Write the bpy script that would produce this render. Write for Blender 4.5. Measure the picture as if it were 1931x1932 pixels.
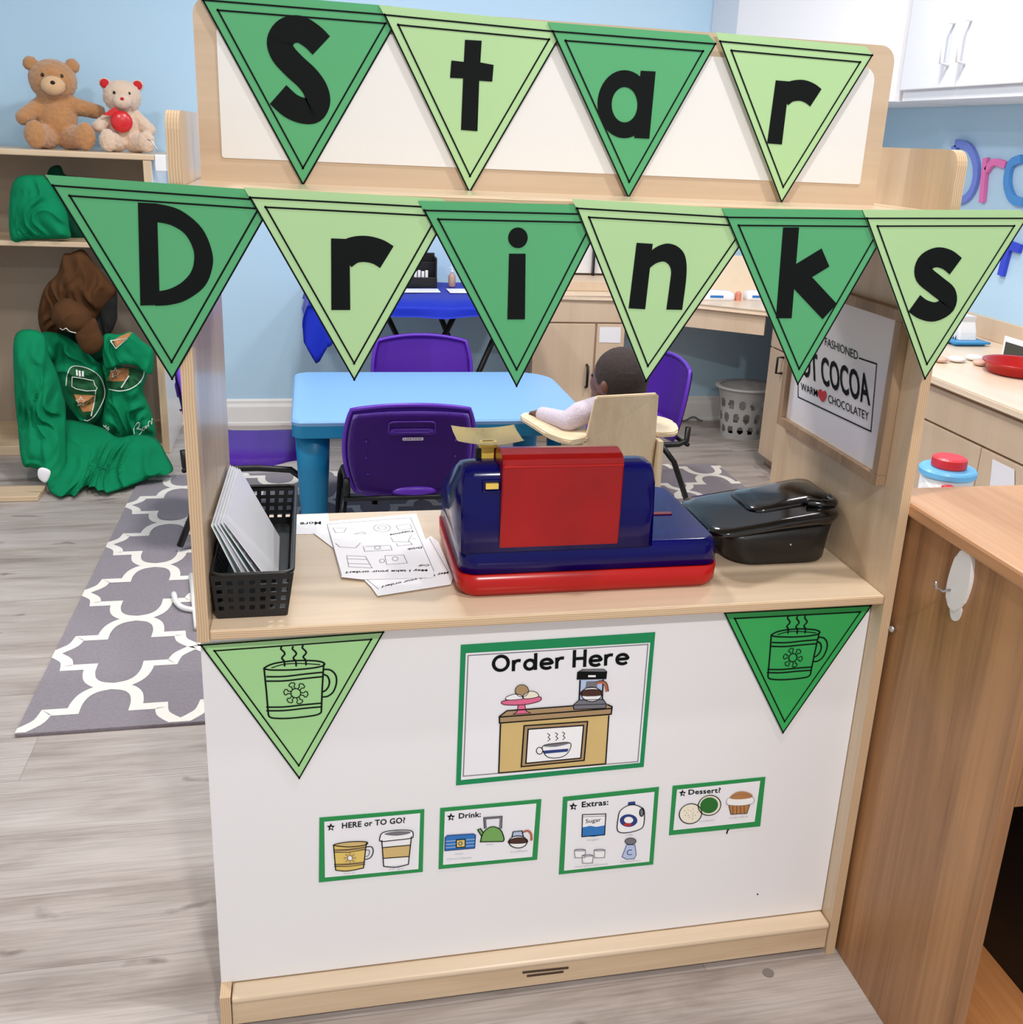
import bpy, bmesh, math, random
from mathutils import Vector, Matrix, noise
from mathutils.bvhtree import BVHTree
from mathutils.geometry import tessellate_polygon
random.seed(7)
PI = math.pi
for o in list(bpy.data.objects): bpy.data.objects.remove(o)
scene = bpy.context.scene
COL = scene.collection

# ------------------------------------------------------------ camera
CAM = Vector((0.1571, -1.244, 1.2954)); YAW, PITCH, ROLL = -0.2233, 0.3117, 0.0487
FPX, PPX, PPY = 1916.94, 1012.38, 879.91
_fw = Vector((-math.sin(YAW)*math.cos(PITCH), math.cos(YAW)*math.cos(PITCH), -math.sin(PITCH)))
_r0 = Vector((math.cos(YAW), math.sin(YAW), 0)); _u0 = _r0.cross(_fw)
RT = math.cos(ROLL)*_r0 + math.sin(ROLL)*_u0
UP = -math.sin(ROLL)*_r0 + math.cos(ROLL)*_u0
cd = bpy.data.cameras.new('camera'); cam = bpy.data.objects.new('camera', cd); COL.objects.link(cam)
cd.sensor_fit = 'HORIZONTAL'; cd.sensor_width = 36; cd.lens = FPX/1931*36
cd.shift_x = (965.5-PPX)/1931; cd.shift_y = (PPY-966)/1931
cd.clip_start = 0.02
m3 = Matrix((RT, UP, -_fw)).transposed()
cam.matrix_world = Matrix.Translation(CAM) @ m3.to_4x4()
scene.camera = cam
# ------------------------------------------------------------ light, world, exposure
w = bpy.data.worlds.new('world'); scene.world = w; w.use_nodes = True
w.node_tree.nodes['Background'].inputs[0].default_value = (.98, .98, 1.0, 1)
w.node_tree.nodes['Background'].inputs[1].default_value = 0.50
def area(name, loc, size, power, target=None, col=(1, .975, .955)):
    l = bpy.data.lights.new(name, 'AREA'); l.shape = 'SQUARE'; l.size = size; l.energy = power; l.color = col
    o = bpy.data.objects.new(name, l); COL.objects.link(o); o.location = loc
    if target:
        o.rotation_euler = (Vector(target)-Vector(loc)).to_track_quat('-Z', 'Y').to_euler()
    return o
area('ceiling_light_lamp', (.83, -.30, 2.52), .05, 11)
area('ceiling_light_lamp', (.55, -2.0, 2.52), .12, 36)
area('ceiling_light_lamp', (.35, 1.75, 2.52), .25, 21)
area('ceiling_light_lamp', (1.75, 1.55, 2.52), .25, 17)
area('ceiling_light_lamp', (-.75, .9, 2.52), .2, 17)
scene.view_settings.view_transform = 'Standard'
scene.view_settings.look = 'None'
scene.view_settings.gamma = 1
scene.view_settings.use_curve_mapping = False
scene.view_settings.exposure = 0.39

# ------------------------------------------------------------ helpers
def ray(px, py): return _fw + RT*((px-PPX)/FPX) - UP*((py-PPY)/FPX)
def A(px, py, ax, c):
    """measured photo point -> its place on the plane ax = c"""
    d = ray(px, py); i = 'xyz'.index(ax); return CAM + d*((c-CAM[i])/d[i])
def K(ox, oy, s): return lambda L: [(ox+x/s, oy+y/s) for x, y in L]
def lin(c):
    return tuple((x/12.92 if x <= .04045 else ((x+.055)/1.055)**2.4) for x in [v/255 for v in c])
MATS = {}
def mat(name, rgb, rough=.5, spec=.5, var=.04, vs=30, bump=0, bs=200, coat=0, sub=0, trans=0, metal=0, sheen=0):
    if name in MATS: return MATS[name]
    m = bpy.data.materials.new(name); m.use_nodes = True; nt = m.node_tree; N = nt.nodes; L = nt.links
    b = N['Principled BSDF']; c = lin(rgb)
    tc = N.new('ShaderNodeTexCoord'); nz = N.new('ShaderNodeTexNoise'); nz.inputs['Scale'].default_value = vs
    L.new(tc.outputs['Object'], nz.inputs['Vector'])
    mx = N.new('ShaderNodeMix'); mx.data_type = 'RGBA'
    mx.inputs[6].default_value = (*[max(0, v*(1-var)) for v in c], 1); mx.inputs[7].default_value = (*[min(1, v*(1+var)) for v in c], 1)
    L.new(nz.outputs['Fac'], mx.inputs[0]); L.new(mx.outputs[2], b.inputs['Base Color'])
    b.inputs['Roughness'].default_value = rough; b.inputs['Specular IOR Level'].default_value = spec
    b.inputs['Coat Weight'].default_value = coat; b.inputs['Coat Roughness'].default_value = .12
    b.inputs['Metallic'].default_value = metal; b.inputs['Transmission Weight'].default_value = trans
    b.inputs['Sheen Weight'].default_value = sheen
    if bump:
        n2 = N.new('ShaderNodeTexNoise'); n2.inputs['Scale'].default_value = bs; n2.inputs['Detail'].default_value = 4
        L.new(tc.outputs['Object'], n2.inputs['Vector'])
        bp = N.new('ShaderNodeBump'); bp.inputs['Strength'].default_value = bump; bp.inputs['Distance'].default_value = .004
        L.new(n2.outputs['Fac'], bp.inputs['Height']); L.new(bp.outputs['Normal'], b.inputs['Normal'])
    MATS[name] = m; return m
def wood(name, a, bcol, axis='z', scale=1, rough=.35, coat=.2, stripes=0.0, dark=None, seed=0.0):
    """grain runs along axis"""
    if name in MATS: return MATS[name]
    m = bpy.data.materials.new(name); m.use_nodes = True; nt = m.node_tree; N = nt.nodes; L = nt.links
    b = N['Principled BSDF']
    tc = N.new('ShaderNodeTexCoord'); mp = N.new('ShaderNodeMapping')
    s = [22*scale]*3; s['xyz'.index(axis)] = 1.6*scale
    mp.inputs['Scale'].default_value = s; mp.inputs['Location'].default_value = (seed, seed, seed)
    L.new(tc.outputs['Object'], mp.inputs['Vector'])
    n1 = N.new('ShaderNodeTexNoise'); n1.inputs['Scale'].default_value = 1; n1.inputs['Detail'].default_value = 6
    n1.inputs['Roughness'].default_value = .6; n1.inputs['Distortion'].default_value = .6
    L.new(mp.outputs[0], n1.inputs['Vector'])
    mp2 = N.new('ShaderNodeMapping'); s2 = [260*scale]*3; s2['xyz'.index(axis)] = 5*scale
    mp2.inputs['Scale'].default_value = s2; L.new(tc.outputs['Object'], mp2.inputs['Vector'])
    n2 = N.new('ShaderNodeTexNoise'); n2.inputs['Scale'].default_value = 1; n2.inputs['Detail'].default_value = 3
    L.new(mp2.outputs[0], n2.inputs['Vector'])
    mx = N.new('ShaderNodeMath'); mx.operation = 'MULTIPLY_ADD'; mx.inputs[1].default_value = .3
    L.new(n2.outputs['Fac'], mx.inputs[0]); L.new(n1.outputs['Fac'], mx.inputs[2])
    cr = N.new('ShaderNodeValToRGB'); e = cr.color_ramp.elements
    e[0].position = .42; e[0].color = (*lin(bcol), 1); e[1].position = .82; e[1].color = (*lin(a), 1)
    if dark:
        d = cr.color_ramp.elements.new(.36); d.color = (*lin(dark), 1)
    L.new(mx.outputs[0], cr.inputs[0]); L.new(cr.outputs[0], b.inputs['Base Color'])
    b.inputs['Roughness'].default_value = rough; b.inputs['Coat Weight'].default_value = coat; b.inputs['Coat Roughness'].default_value = .15
    MATS[name] = m; return m
def plyedge(name, axis, a=(212, 184, 150), d=(188, 154, 118)):
    """layered plywood edge, layers stacked along axis"""
    if name in MATS: return MATS[name]
    m = bpy.data.materials.new(name); m.use_nodes = True; nt = m.node_tree; N = nt.nodes; L = nt.links
    b = N['Principled BSDF']; tc = N.new('ShaderNodeTexCoord')
    sp = N.new('ShaderNodeSeparateXYZ'); L.new(tc.outputs['Object'], sp.inputs[0])
    nz = N.new('ShaderNodeTexNoise'); nz.inputs['Scale'].default_value = 14; L.new(tc.outputs['Object'], nz.inputs['Vector'])
    ma = N.new('ShaderNodeMath'); ma.operation = 'MULTIPLY_ADD'; ma.inputs[1].default_value = .004
    L.new(nz.outputs['Fac'], ma.inputs[0]); L.new(sp.outputs['XYZ'.index(axis.upper())], ma.inputs[2])
    mm = N.new('ShaderNodeMath'); mm.operation = 'MULTIPLY'; mm.inputs[1].default_value = 2*PI/.0031; L.new(ma.outputs[0], mm.inputs[0])
    sn = N.new('ShaderNodeMath'); sn.operation = 'SINE'; L.new(mm.outputs[0], sn.inputs[0])
    cr = N.new('ShaderNodeValToRGB'); e = cr.color_ramp.elements
    e[0].position = .15; e[0].color = (*lin(a), 1); e[1].position = .95; e[1].color = (*lin(d), 1)
    L.new(sn.outputs[0], cr.inputs[0]); L.new(cr.outputs[0], b.inputs['Base Color']); b.inputs['Roughness'].default_value = .45
    MATS[name] = m; return m

def tag(o, label, cat, group=None, kind=None):
    if label: o['label'] = label
    if cat: o['category'] = cat
    if group: o['group'] = group
    if kind: o['kind'] = kind
    return o
def thing(name, label, cat, loc=(0, 0, 0), rz=0, group=None):
    o = bpy.data.objects.new(name, None); o.empty_display_size = .05; COL.objects.link(o)
    o.location = loc; o.rotation_euler = (0, 0, rz)
    return tag(o, label, cat, group)
def link(name, me, parent=None, world=True):
    o = bpy.data.objects.new(name, me); COL.objects.link(o)
    if parent is not None:
        if world:
            M = Matrix.Identity(4); p = parent
            while p: M = Matrix.Translation(p.location) @ Matrix.Rotation(p.rotation_euler.z, 4, 'Z') @ M; p = p.parent
            me.transform(M.inverted())
        o.parent = parent
    return o
def fin(bm, name, mats, parent=None, smooth=False, world=True, loc=None):
    bmesh.ops.recalc_face_normals(bm, faces=bm.faces)
    me = bpy.data.meshes.new(name); bm.to_mesh(me); bm.free()
    for m in (mats if isinstance(mats, (list, tuple)) else [mats]): me.materials.append(m)
    if smooth: me.shade_smooth()
    return link(name, me, parent, world)
def addbox(bm, x, y, z, bev=0, mi=0, seg=2):
    g = bmesh.ops.create_cube(bm, size=1); vs = g['verts']
    for v in vs:
        v.co = Vector((x[0] if v.co.x < 0 else x[1], y[0] if v.co.y < 0 else y[1], z[0] if v.co.z < 0 else z[1]))
    fs = set(f for v in vs for f in v.link_faces)
    for f in fs: f.material_index = mi
    if bev:
        es = list(set(e for v in vs for e in v.link_edges))
        bmesh.ops.bevel(bm, geom=es, offset=bev, segments=seg, affect='EDGES', profile=.5)
    return bm
def box(name, m, x, y, z, parent=None, bev=.002, smooth=False, world=True):
    return fin(addbox(bmesh.new(), x, y, z, bev), name, m, parent, smooth, world)
def prism(bm, pts, off, mi=0, bev=0):
    """pts: 3D loop; off: extrusion vector"""
    vs = [bm.verts.new(p) for p in pts]; v2 = [bm.verts.new(Vector(p)+Vector(off)) for p in pts]
    n = len(pts); fs = [bm.faces.new(vs), bm.faces.new(v2[::-1])]
    for i in range(n): fs.append(bm.faces.new((vs[i], v2[i], v2[(i+1) % n], vs[(i+1) % n])))
    for f in fs: f.material_index = mi
    if bev:
        es = list(set(list(fs[0].edges)+list(fs[1].edges)))
        bmesh.ops.bevel(bm, geom=es, offset=bev, segments=2, affect='EDGES')
    return bm
def rrect(x0, x1, y0, y1, r, n=6):
    """rounded rectangle outline; r number or 4 radii (bl, br, tr, tl)"""
    R_ = r if isinstance(r, (tuple, list)) else (r,)*4
    out = []
    for k, (cx, cy, a0) in enumerate([(x0, y0, PI), (x1, y0, 1.5*PI), (x1, y1, 0), (x0, y1, .5*PI)]):
        rr = R_[k]; sx = 1 if k in (0, 3) else -1; sy = 1 if k in (0, 1) else -1
        if rr <= 0: out.append((cx, cy)); continue
        for i in range(n+1):
            a = a0+i/n*PI/2; out.append((cx+sx*rr+rr*math.cos(a), cy+sy*rr+rr*math.sin(a)))
    return out
def tube(bm, pts, r, n=10, mi=0, closed=False, rs=None):
    pts = [Vector(p) for p in pts]; rings = []; N_ = len(pts); prev = None
    for i, p in enumerate(pts):
        if closed: t = (pts[(i+1) % N_]-pts[i-1])
        else: t = pts[min(i+1, N_-1)]-pts[max(i-1, 0)]
        t.normalize()
        if prev is None:
            a = Vector((0, 0, 1)) if abs(t.z) < .9 else Vector((1, 0, 0)); u = t.cross(a).normalized()
        else: u = (prev-t*prev.dot(t)).normalized()
        prev = u; v = t.cross(u); rr = rs[i] if rs else r
        rings.append([bm.verts.new(p+rr*(u*math.cos(k/n*2*PI)+v*math.sin(k/n*2*PI))) for k in range(n)])
    for i in range(N_ if closed else N_-1):
        a, b = rings[i], rings[(i+1) % N_]
        for k in range(n): bm.faces.new((a[k], a[(k+1) % n], b[(k+1) % n], b[k])).material_index = mi
    if not closed:
        bm.faces.new(rings[0][::-1]).material_index = mi; bm.faces.new(rings[-1]).material_index = mi
    return bm
def lathe(bm, prof, c=(0, 0, 0), n=32, mi=0, cap=True):
    rings = [[bm.verts.new((c[0]+r*math.cos(k/n*2*PI), c[1]+r*math.sin(k/n*2*PI), c[2]+z)) for k in range(n)] for r, z in prof]
    for a, b in zip(rings, rings[1:]):
        for k in range(n): bm.faces.new((a[k], a[(k+1) % n], b[(k+1) % n], b[k])).material_index = mi
    if cap:
        bm.faces.new(rings[0][::-1]).material_index = mi; bm.faces.new(rings[-1]).material_index = mi
    return bm
def loft(bm, loops, mi=0, cap0=True, cap1=True):
    rings = [[bm.verts.new(p) for p in L_] for L_ in loops]; n = len(rings[0])
    for a, b in zip(rings, rings[1:]):
        for k in range(n): bm.faces.new((a[k], a[(k+1) % n], b[(k+1) % n], b[k])).material_index = mi
    if cap0: bm.faces.new(rings[0][::-1]).material_index = mi
    if cap1: bm.faces.new(rings[-1]).material_index = mi
    return bm
def smooth(P, n=6, closed=False):
    P = [Vector((*p, 0)) if len(p) == 2 else Vector(p) for p in P]; out = []; N_ = len(P)
    rng = range(N_ if closed else N_-1)
    for i in rng:
        if closed: a, b, c, d = P[i-1], P[i], P[(i+1) % N_], P[(i+2) % N_]
        else: a, b, c, d = P[max(i-1, 0)], P[i], P[i+1], P[min(i+2, N_-1)]
        for k in range(n):
            t = k/n
            out.append(.5*((2*b)+(c-a)*t+(2*a-5*b+4*c-d)*t*t+(3*b-a-3*c+d)*t**3))
    if not closed: out.append(P[-1])
    return [(p.x, p.y) for p in out]
def ell(cx, cy, rx, ry, a0=0, a1=360, n=28, rot=0):
    out = []
    for i in range(n+(0 if a1-a0 >= 360 else 1)):
        a = math.radians(a0+(a1-a0)*i/n); x, y = rx*math.cos(a), ry*math.sin(a); c, s = math.cos(rot), math.sin(rot)
        out.append((cx+x*c-y*s, cy+x*s+y*c))
    return out
def blob(name, parts, m, parent=None, vox=.006, fur=0, world=True):
    """union of ellipsoids and tapered capsules into one continuous skin"""
    bm = bmesh.new()
    def sph(c, r, rot=None):
        r = r if isinstance(r, (tuple, list)) else (r, r, r)
        M = Matrix.Translation(c) @ (rot.to_matrix().to_4x4() if rot else Matrix.Identity(4)) @ Matrix.Diagonal((*r, 1))
        bmesh.ops.create_icosphere(bm, subdivisions=3, radius=1, matrix=M)
    for p in parts:
        if p[0] == 's': sph(Vector(p[1]), p[2], p[3] if len(p) > 3 else None)
        else:
            a, b, r0, r1 = Vector(p[1]), Vector(p[2]), p[3], p[4]; n = max(2, int((b-a).length/min(r0, r1)*2.2)+1)
            for i in range(n+1): t = i/n; sph(a.lerp(b, t), r0+(r1-r0)*t)
    me = bpy.data.meshes.new(name); bm.to_mesh(me); bm.free()
    o = bpy.data.objects.new('tmp', me); COL.objects.link(o)
    md = o.modifiers.new('r', 'REMESH'); md.mode = 'VOXEL'; md.voxel_size = vox; md.use_smooth_shade = True
    ms = o.modifiers.new('s', 'SMOOTH'); ms.iterations = 4; ms.factor = .5
    dg = bpy.context.evaluated_depsgraph_get(); dg.update()
    me2 = bpy.data.meshes.new_from_object(o.evaluated_get(dg)); bpy.data.objects.remove(o)
    if fur:
        for v in me2.vertices: v.co += v.normal*fur*noise.noise(v.co*(95 if fur > .003 else 140))
    me2.materials.clear(); me2.materials.append(m); me2.shade_smooth(); me2.name = name
    return link(name, me2, parent, world)

class Art:
    """flat print on a plane: shapes given as measured points, kept as one mesh"""
    def __init__(s, fn, n, u, lift=.0004):
        s.fn = fn; s.n = Vector(n).normalized(); s.u = Vector(u).normalized(); s.v = s.n.cross(s.u).normalized()
        s.bm = bmesh.new(); s.mats = []; s.lift = lift; s.k = 0.0
    def mi(s, m):
        if m not in s.mats: s.mats.append(m)
        return s.mats.index(m)
    def _tri(s, P, m, lay):
        tris = tessellate_polygon([P]); s.k += .000012; off = s.n*(s.lift+.00022*lay+s.k); vs = [s.bm.verts.new(p+off) for p in P]
        for t in tris:
            try: s.bm.faces.new([vs[i] for i in t]).material_index = s.mi(m)
            except ValueError: pass
    def poly(s, m, L, lay=0): s._tri([s.fn(*p) for p in L], m, lay); return s
    def stroke(s, m, L, wd, closed=False, lay=1):
        P = [s.fn(*p) for p in L]; n = len(P); s.k += .000012; off = s.n*(s.lift+.00022*lay+s.k); left, right = [], []
        for i in range(n):
            a = P[i-1] if (i > 0 or closed) else None; b = P[(i+1) % n] if (i < n-1 or closed) else None
            d1 = (P[i]-a).normalized() if a is not None else None; d2 = (b-P[i]).normalized() if b is not None else None
            if d1 is None: d1 = d2
            if d2 is None: d2 = d1
            p1 = s.n.cross(d1); p2 = s.n.cross(d2); mv = (p1+p2)
            if mv.length < 1e-6: mv = p1
            mv.normalize(); k = 1/max(.35, mv.dot(p1)); q = mv*(wd/2*k)
            left.append(s.bm.verts.new(P[i]+q+off)); right.append(s.bm.verts.new(P[i]-q+off))
        for i in range(n if closed else n-1):
            j = (i+1) % n
            try: s.bm.faces.new((left[i], left[j], right[j], right[i])).material_index = s.mi(m)
            except ValueError: pass
        return s
    def ribbon(s, m, O, I, lay=1):
        s.k += .000012; off = s.n*(s.lift+.00022*lay+s.k); o = [s.bm.verts.new(s.fn(*p)+off) for p in O]; i_ = [s.bm.verts.new(s.fn(*p)+off) for p in I]
        for a in range(len(O)-1): s.bm.faces.new((o[a], o[a+1], i_[a+1], i_[a])).material_index = s.mi(m)
        return s
    def text(s, m, txt, p0, p1, top, lay=2, bold=0.0, space=1.0):
        cu = bpy.data.curves.new('t', 'FONT'); cu.body = txt; cu.fill_mode = 'FRONT'; cu.offset = bold; cu.space_character = space; cu.resolution_u = 3
        o = bpy.data.objects.new('t', cu); COL.objects.link(o)
        dg = bpy.context.evaluated_depsgraph_get(); dg.update()
        me = bpy.data.meshes.new_from_object(o.evaluated_get(dg)); bpy.data.objects.remove(o)
        xs = [v.co.x for v in me.vertices]; x0, x1 = min(xs), max(xs); cap = .729
        P0, P1, T = s.fn(*p0), s.fn(*p1), s.fn(*top); off = s.n*(s.lift+.00022*lay)
        vs = [s.bm.verts.new(P0+(P1-P0)*((v.co.x-x0)/(x1-x0))+(T-P0)*(v.co.y/cap)+off) for v in me.vertices]
        for p in me.polygons:
            try: s.bm.faces.new([vs[i] for i in p.vertices]).material_index = s.mi(m)
            except ValueError: pass
        return s
    def done(s, name, parent=None):
        me = bpy.data.meshes.new(name); s.bm.to_mesh(me); s.bm.free()
        for m in s.mats: me.materials.append(m)
        return link(name, me, parent)
def FP(c, ax='y'): return lambda px, py: A(px, py, ax, c)

# ------------------------------------------------------------ materials
MAPLE = wood('maple_panel', (216, 192, 162), (196, 170, 138), 'z', rough=.36, coat=.35)
MAPLEH = wood('maple_rail', (222, 196, 164), (200, 172, 138), 'x', rough=.35, coat=.3)
MAPLEY = wood('maple_depth', (224, 202, 174), (208, 184, 154), 'x', scale=.7, rough=.3, coat=.35)
HEADW = wood('header_maple', (208, 184, 157), (190, 165, 138), 'x', scale=.6, rough=.4)
EDGEX = plyedge('plywood_edge_side', 'x'); EDGEZ = plyedge('plywood_edge_top', 'z', (218, 190, 156), (192, 158, 122))
WHITE = mat('white_laminate', (240, 239, 241), .32, var=.012, vs=3)
HWHITE = mat('header_whiteboard', (230, 228, 225), .25, var=.01, vs=3)
INK = mat('black_print', (7, 13, 12), .75, spec=.18, var=.3, vs=600)
GDARK = mat('green_paper_dark', (84, 166, 112), .55, spec=.3, var=.03, vs=8)
GLIGHT = mat('green_paper_light', (172, 208, 152), .55, spec=.3, var=.03, vs=8)
GLOW2 = mat('green_paper_leaf', (166, 218, 150), .5, var=.03, vs=8)
GDEEP = mat('green_paper_deep', (50, 174, 90), .5, var=.03, vs=8)
GSHEET = mat('green_card_border', (0, 140, 84), .5, var=.05, vs=40)
GSHEET2 = mat('green_card_small', (30, 146, 76), .5, var=.05, vs=40)
PAPER = mat('white_paper', (244, 243, 248), .45, var=.01)
PRINTW = mat('print_white', (250, 250, 252), .5, var=.01)
PGREY = mat('print_grey', (118, 118, 126), .6); PFAINT = mat('print_faint_grey', (196, 198, 204), .5)
PTAN = mat('print_tan', (216, 186, 122), .5); PTAN2 = mat('print_brown_tan', (176, 146, 108), .5); PYEL = mat('print_straw', (232, 202, 110), .5)
PPINK = mat('print_pink', (232, 110, 150), .5); PBROWN = mat('print_coffee', (70, 36, 28), .5); PCOP = mat('print_copper', (184, 104, 76), .5)
PBLUE = mat('print_blue', (44, 120, 196), .5); PNAVY = mat('print_navy', (34, 56, 128), .5); PLBLUE = mat('print_pale_blue', (188, 204, 236), .5)
PGREEN = mat('print_green', (118, 172, 92), .5); PDGREEN = mat('print_dark_green', (30, 112, 40), .5); PORANGE = mat('print_caramel', (186, 128, 74), .5)
PRED = mat('print_red', (196, 40, 44), .5); PCREAM = mat('print_cream', (246, 240, 220), .5)
BLACKP = mat('black_plastic', (16, 16, 17), .38, var=.1, bump=.1, bs=400)
BLACKG = mat('glossy_black_plastic', (12, 12, 14), .14, var=.1, coat=.5)
BLUEP = mat('navy_plastic', (1, 3, 90), .16, spec=.28, var=.05, coat=.0)
REDP = mat('red_plastic', (178, 18, 14), .25, spec=.35, var=.06, coat=.05)
REDT = mat('red_window_plastic', (160, 10, 14), .14, spec=.4, var=.22, vs=14, coat=.1)
YELP = mat('yellow_plastic', (244, 206, 92), .3); YELPALE = mat('pale_yellow_plastic', (238, 220, 150), .35)
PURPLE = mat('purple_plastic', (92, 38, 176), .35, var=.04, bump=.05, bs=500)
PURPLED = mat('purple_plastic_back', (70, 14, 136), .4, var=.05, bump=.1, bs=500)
TBLUE = mat('light_blue_plastic', (124, 172, 218), .4, var=.01); TBLUE2 = mat('blue_plastic_leg', (14, 128, 176), .4, var=.03)
METALB = mat('black_metal', (14, 14, 16), .4, metal=.2); CHROME = mat('chrome', (200, 200, 205), .2, metal=1)
TRIMW = mat('white_trim', (236, 234, 232), .35, var=.01); CABW = mat('white_cabinet_paint', (236, 236, 240), .35, var=.01)
BEIGE = wood('beige_laminate', (218, 194, 168), (208, 182, 154), 'z', scale=.5, rough=.5, coat=.05)
BEIGETOP = wood('beige_worktop', (240, 220, 196), (230, 206, 178), 'y', scale=.5, rough=.35, coat=.2)
OAK = wood('brown_oak_laminate', (190, 140, 94), (124, 80, 46), 'z', scale=.5, rough=.42, coat=.1, dark=(92, 58, 34))
OAKTOP = wood('brown_oak_top', (214, 162, 116), (186, 130, 86), 'y', scale=.6, rough=.4, coat=.15)
OAKIN = wood('orange_oak_shelf', (220, 150, 92), (186, 116, 64), 'y', scale=.6, rough=.5)
FRAMEW = wood('grey_brown_frame', (170, 142, 112), (128, 100, 76), 'z', scale=1.2, rough=.6, coat=0)
HCW = wood('pale_birch', (232, 212, 180), (214, 190, 154), 'z', scale=.8, rough=.45, coat=.1)
CREAMW = mat('cream_ivory', (240, 230, 208), .4)
GCLOTH = mat('green_apron_cloth', (0, 128, 82), .85, spec=.2, var=.12, vs=14, bump=.12, bs=260)
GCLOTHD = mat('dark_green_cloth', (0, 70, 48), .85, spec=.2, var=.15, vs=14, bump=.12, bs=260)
BRCLOTH = mat('brown_cap_cloth', (84, 54, 30), .9, spec=.2, var=.15, vs=14, bump=.15, bs=300)
PATCH = mat('dark_green_patch', (10, 84, 44), .8); STITCH = mat('white_stitching', (232, 238, 230), .7); PATCHB = mat('tan_patch', (186, 126, 78), .8)
BLUECLOTH = mat('royal_blue_cloth', (20, 58, 226), .6, var=.05, sheen=.2)
FUR1 = mat('tan_plush', (188, 134, 84), .95, var=.14, vs=60, bump=.9, bs=320, sheen=.6); FUR1L = mat('light_tan_plush', (222, 180, 134), .95, var=.1, vs=60, bump=.8, bs=320, sheen=.5)
FUR2 = mat('cream_plush', (224, 196, 172), .95, var=.1, vs=60, bump=.9, bs=320, sheen=.6); FURRED = mat('red_plush', (196, 20, 34), .8, bump=.5, bs=300)
REDSAT = mat('red_satin', (206, 30, 34), .3, coat=.2)
SKIN = mat('brown_skin', (112, 70, 54), .5, var=.08); HAIR = mat('short_dark_hair', (58, 46, 44), .85, var=.35, vs=160, bump=1, bs=420)
SWEAT = mat('lilac_knit', (214, 200, 214), .9, var=.06, vs=120, bump=.8, bs=300, sheen=.3)
EYE = mat('black_eye', (8, 8, 8), .1)

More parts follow.
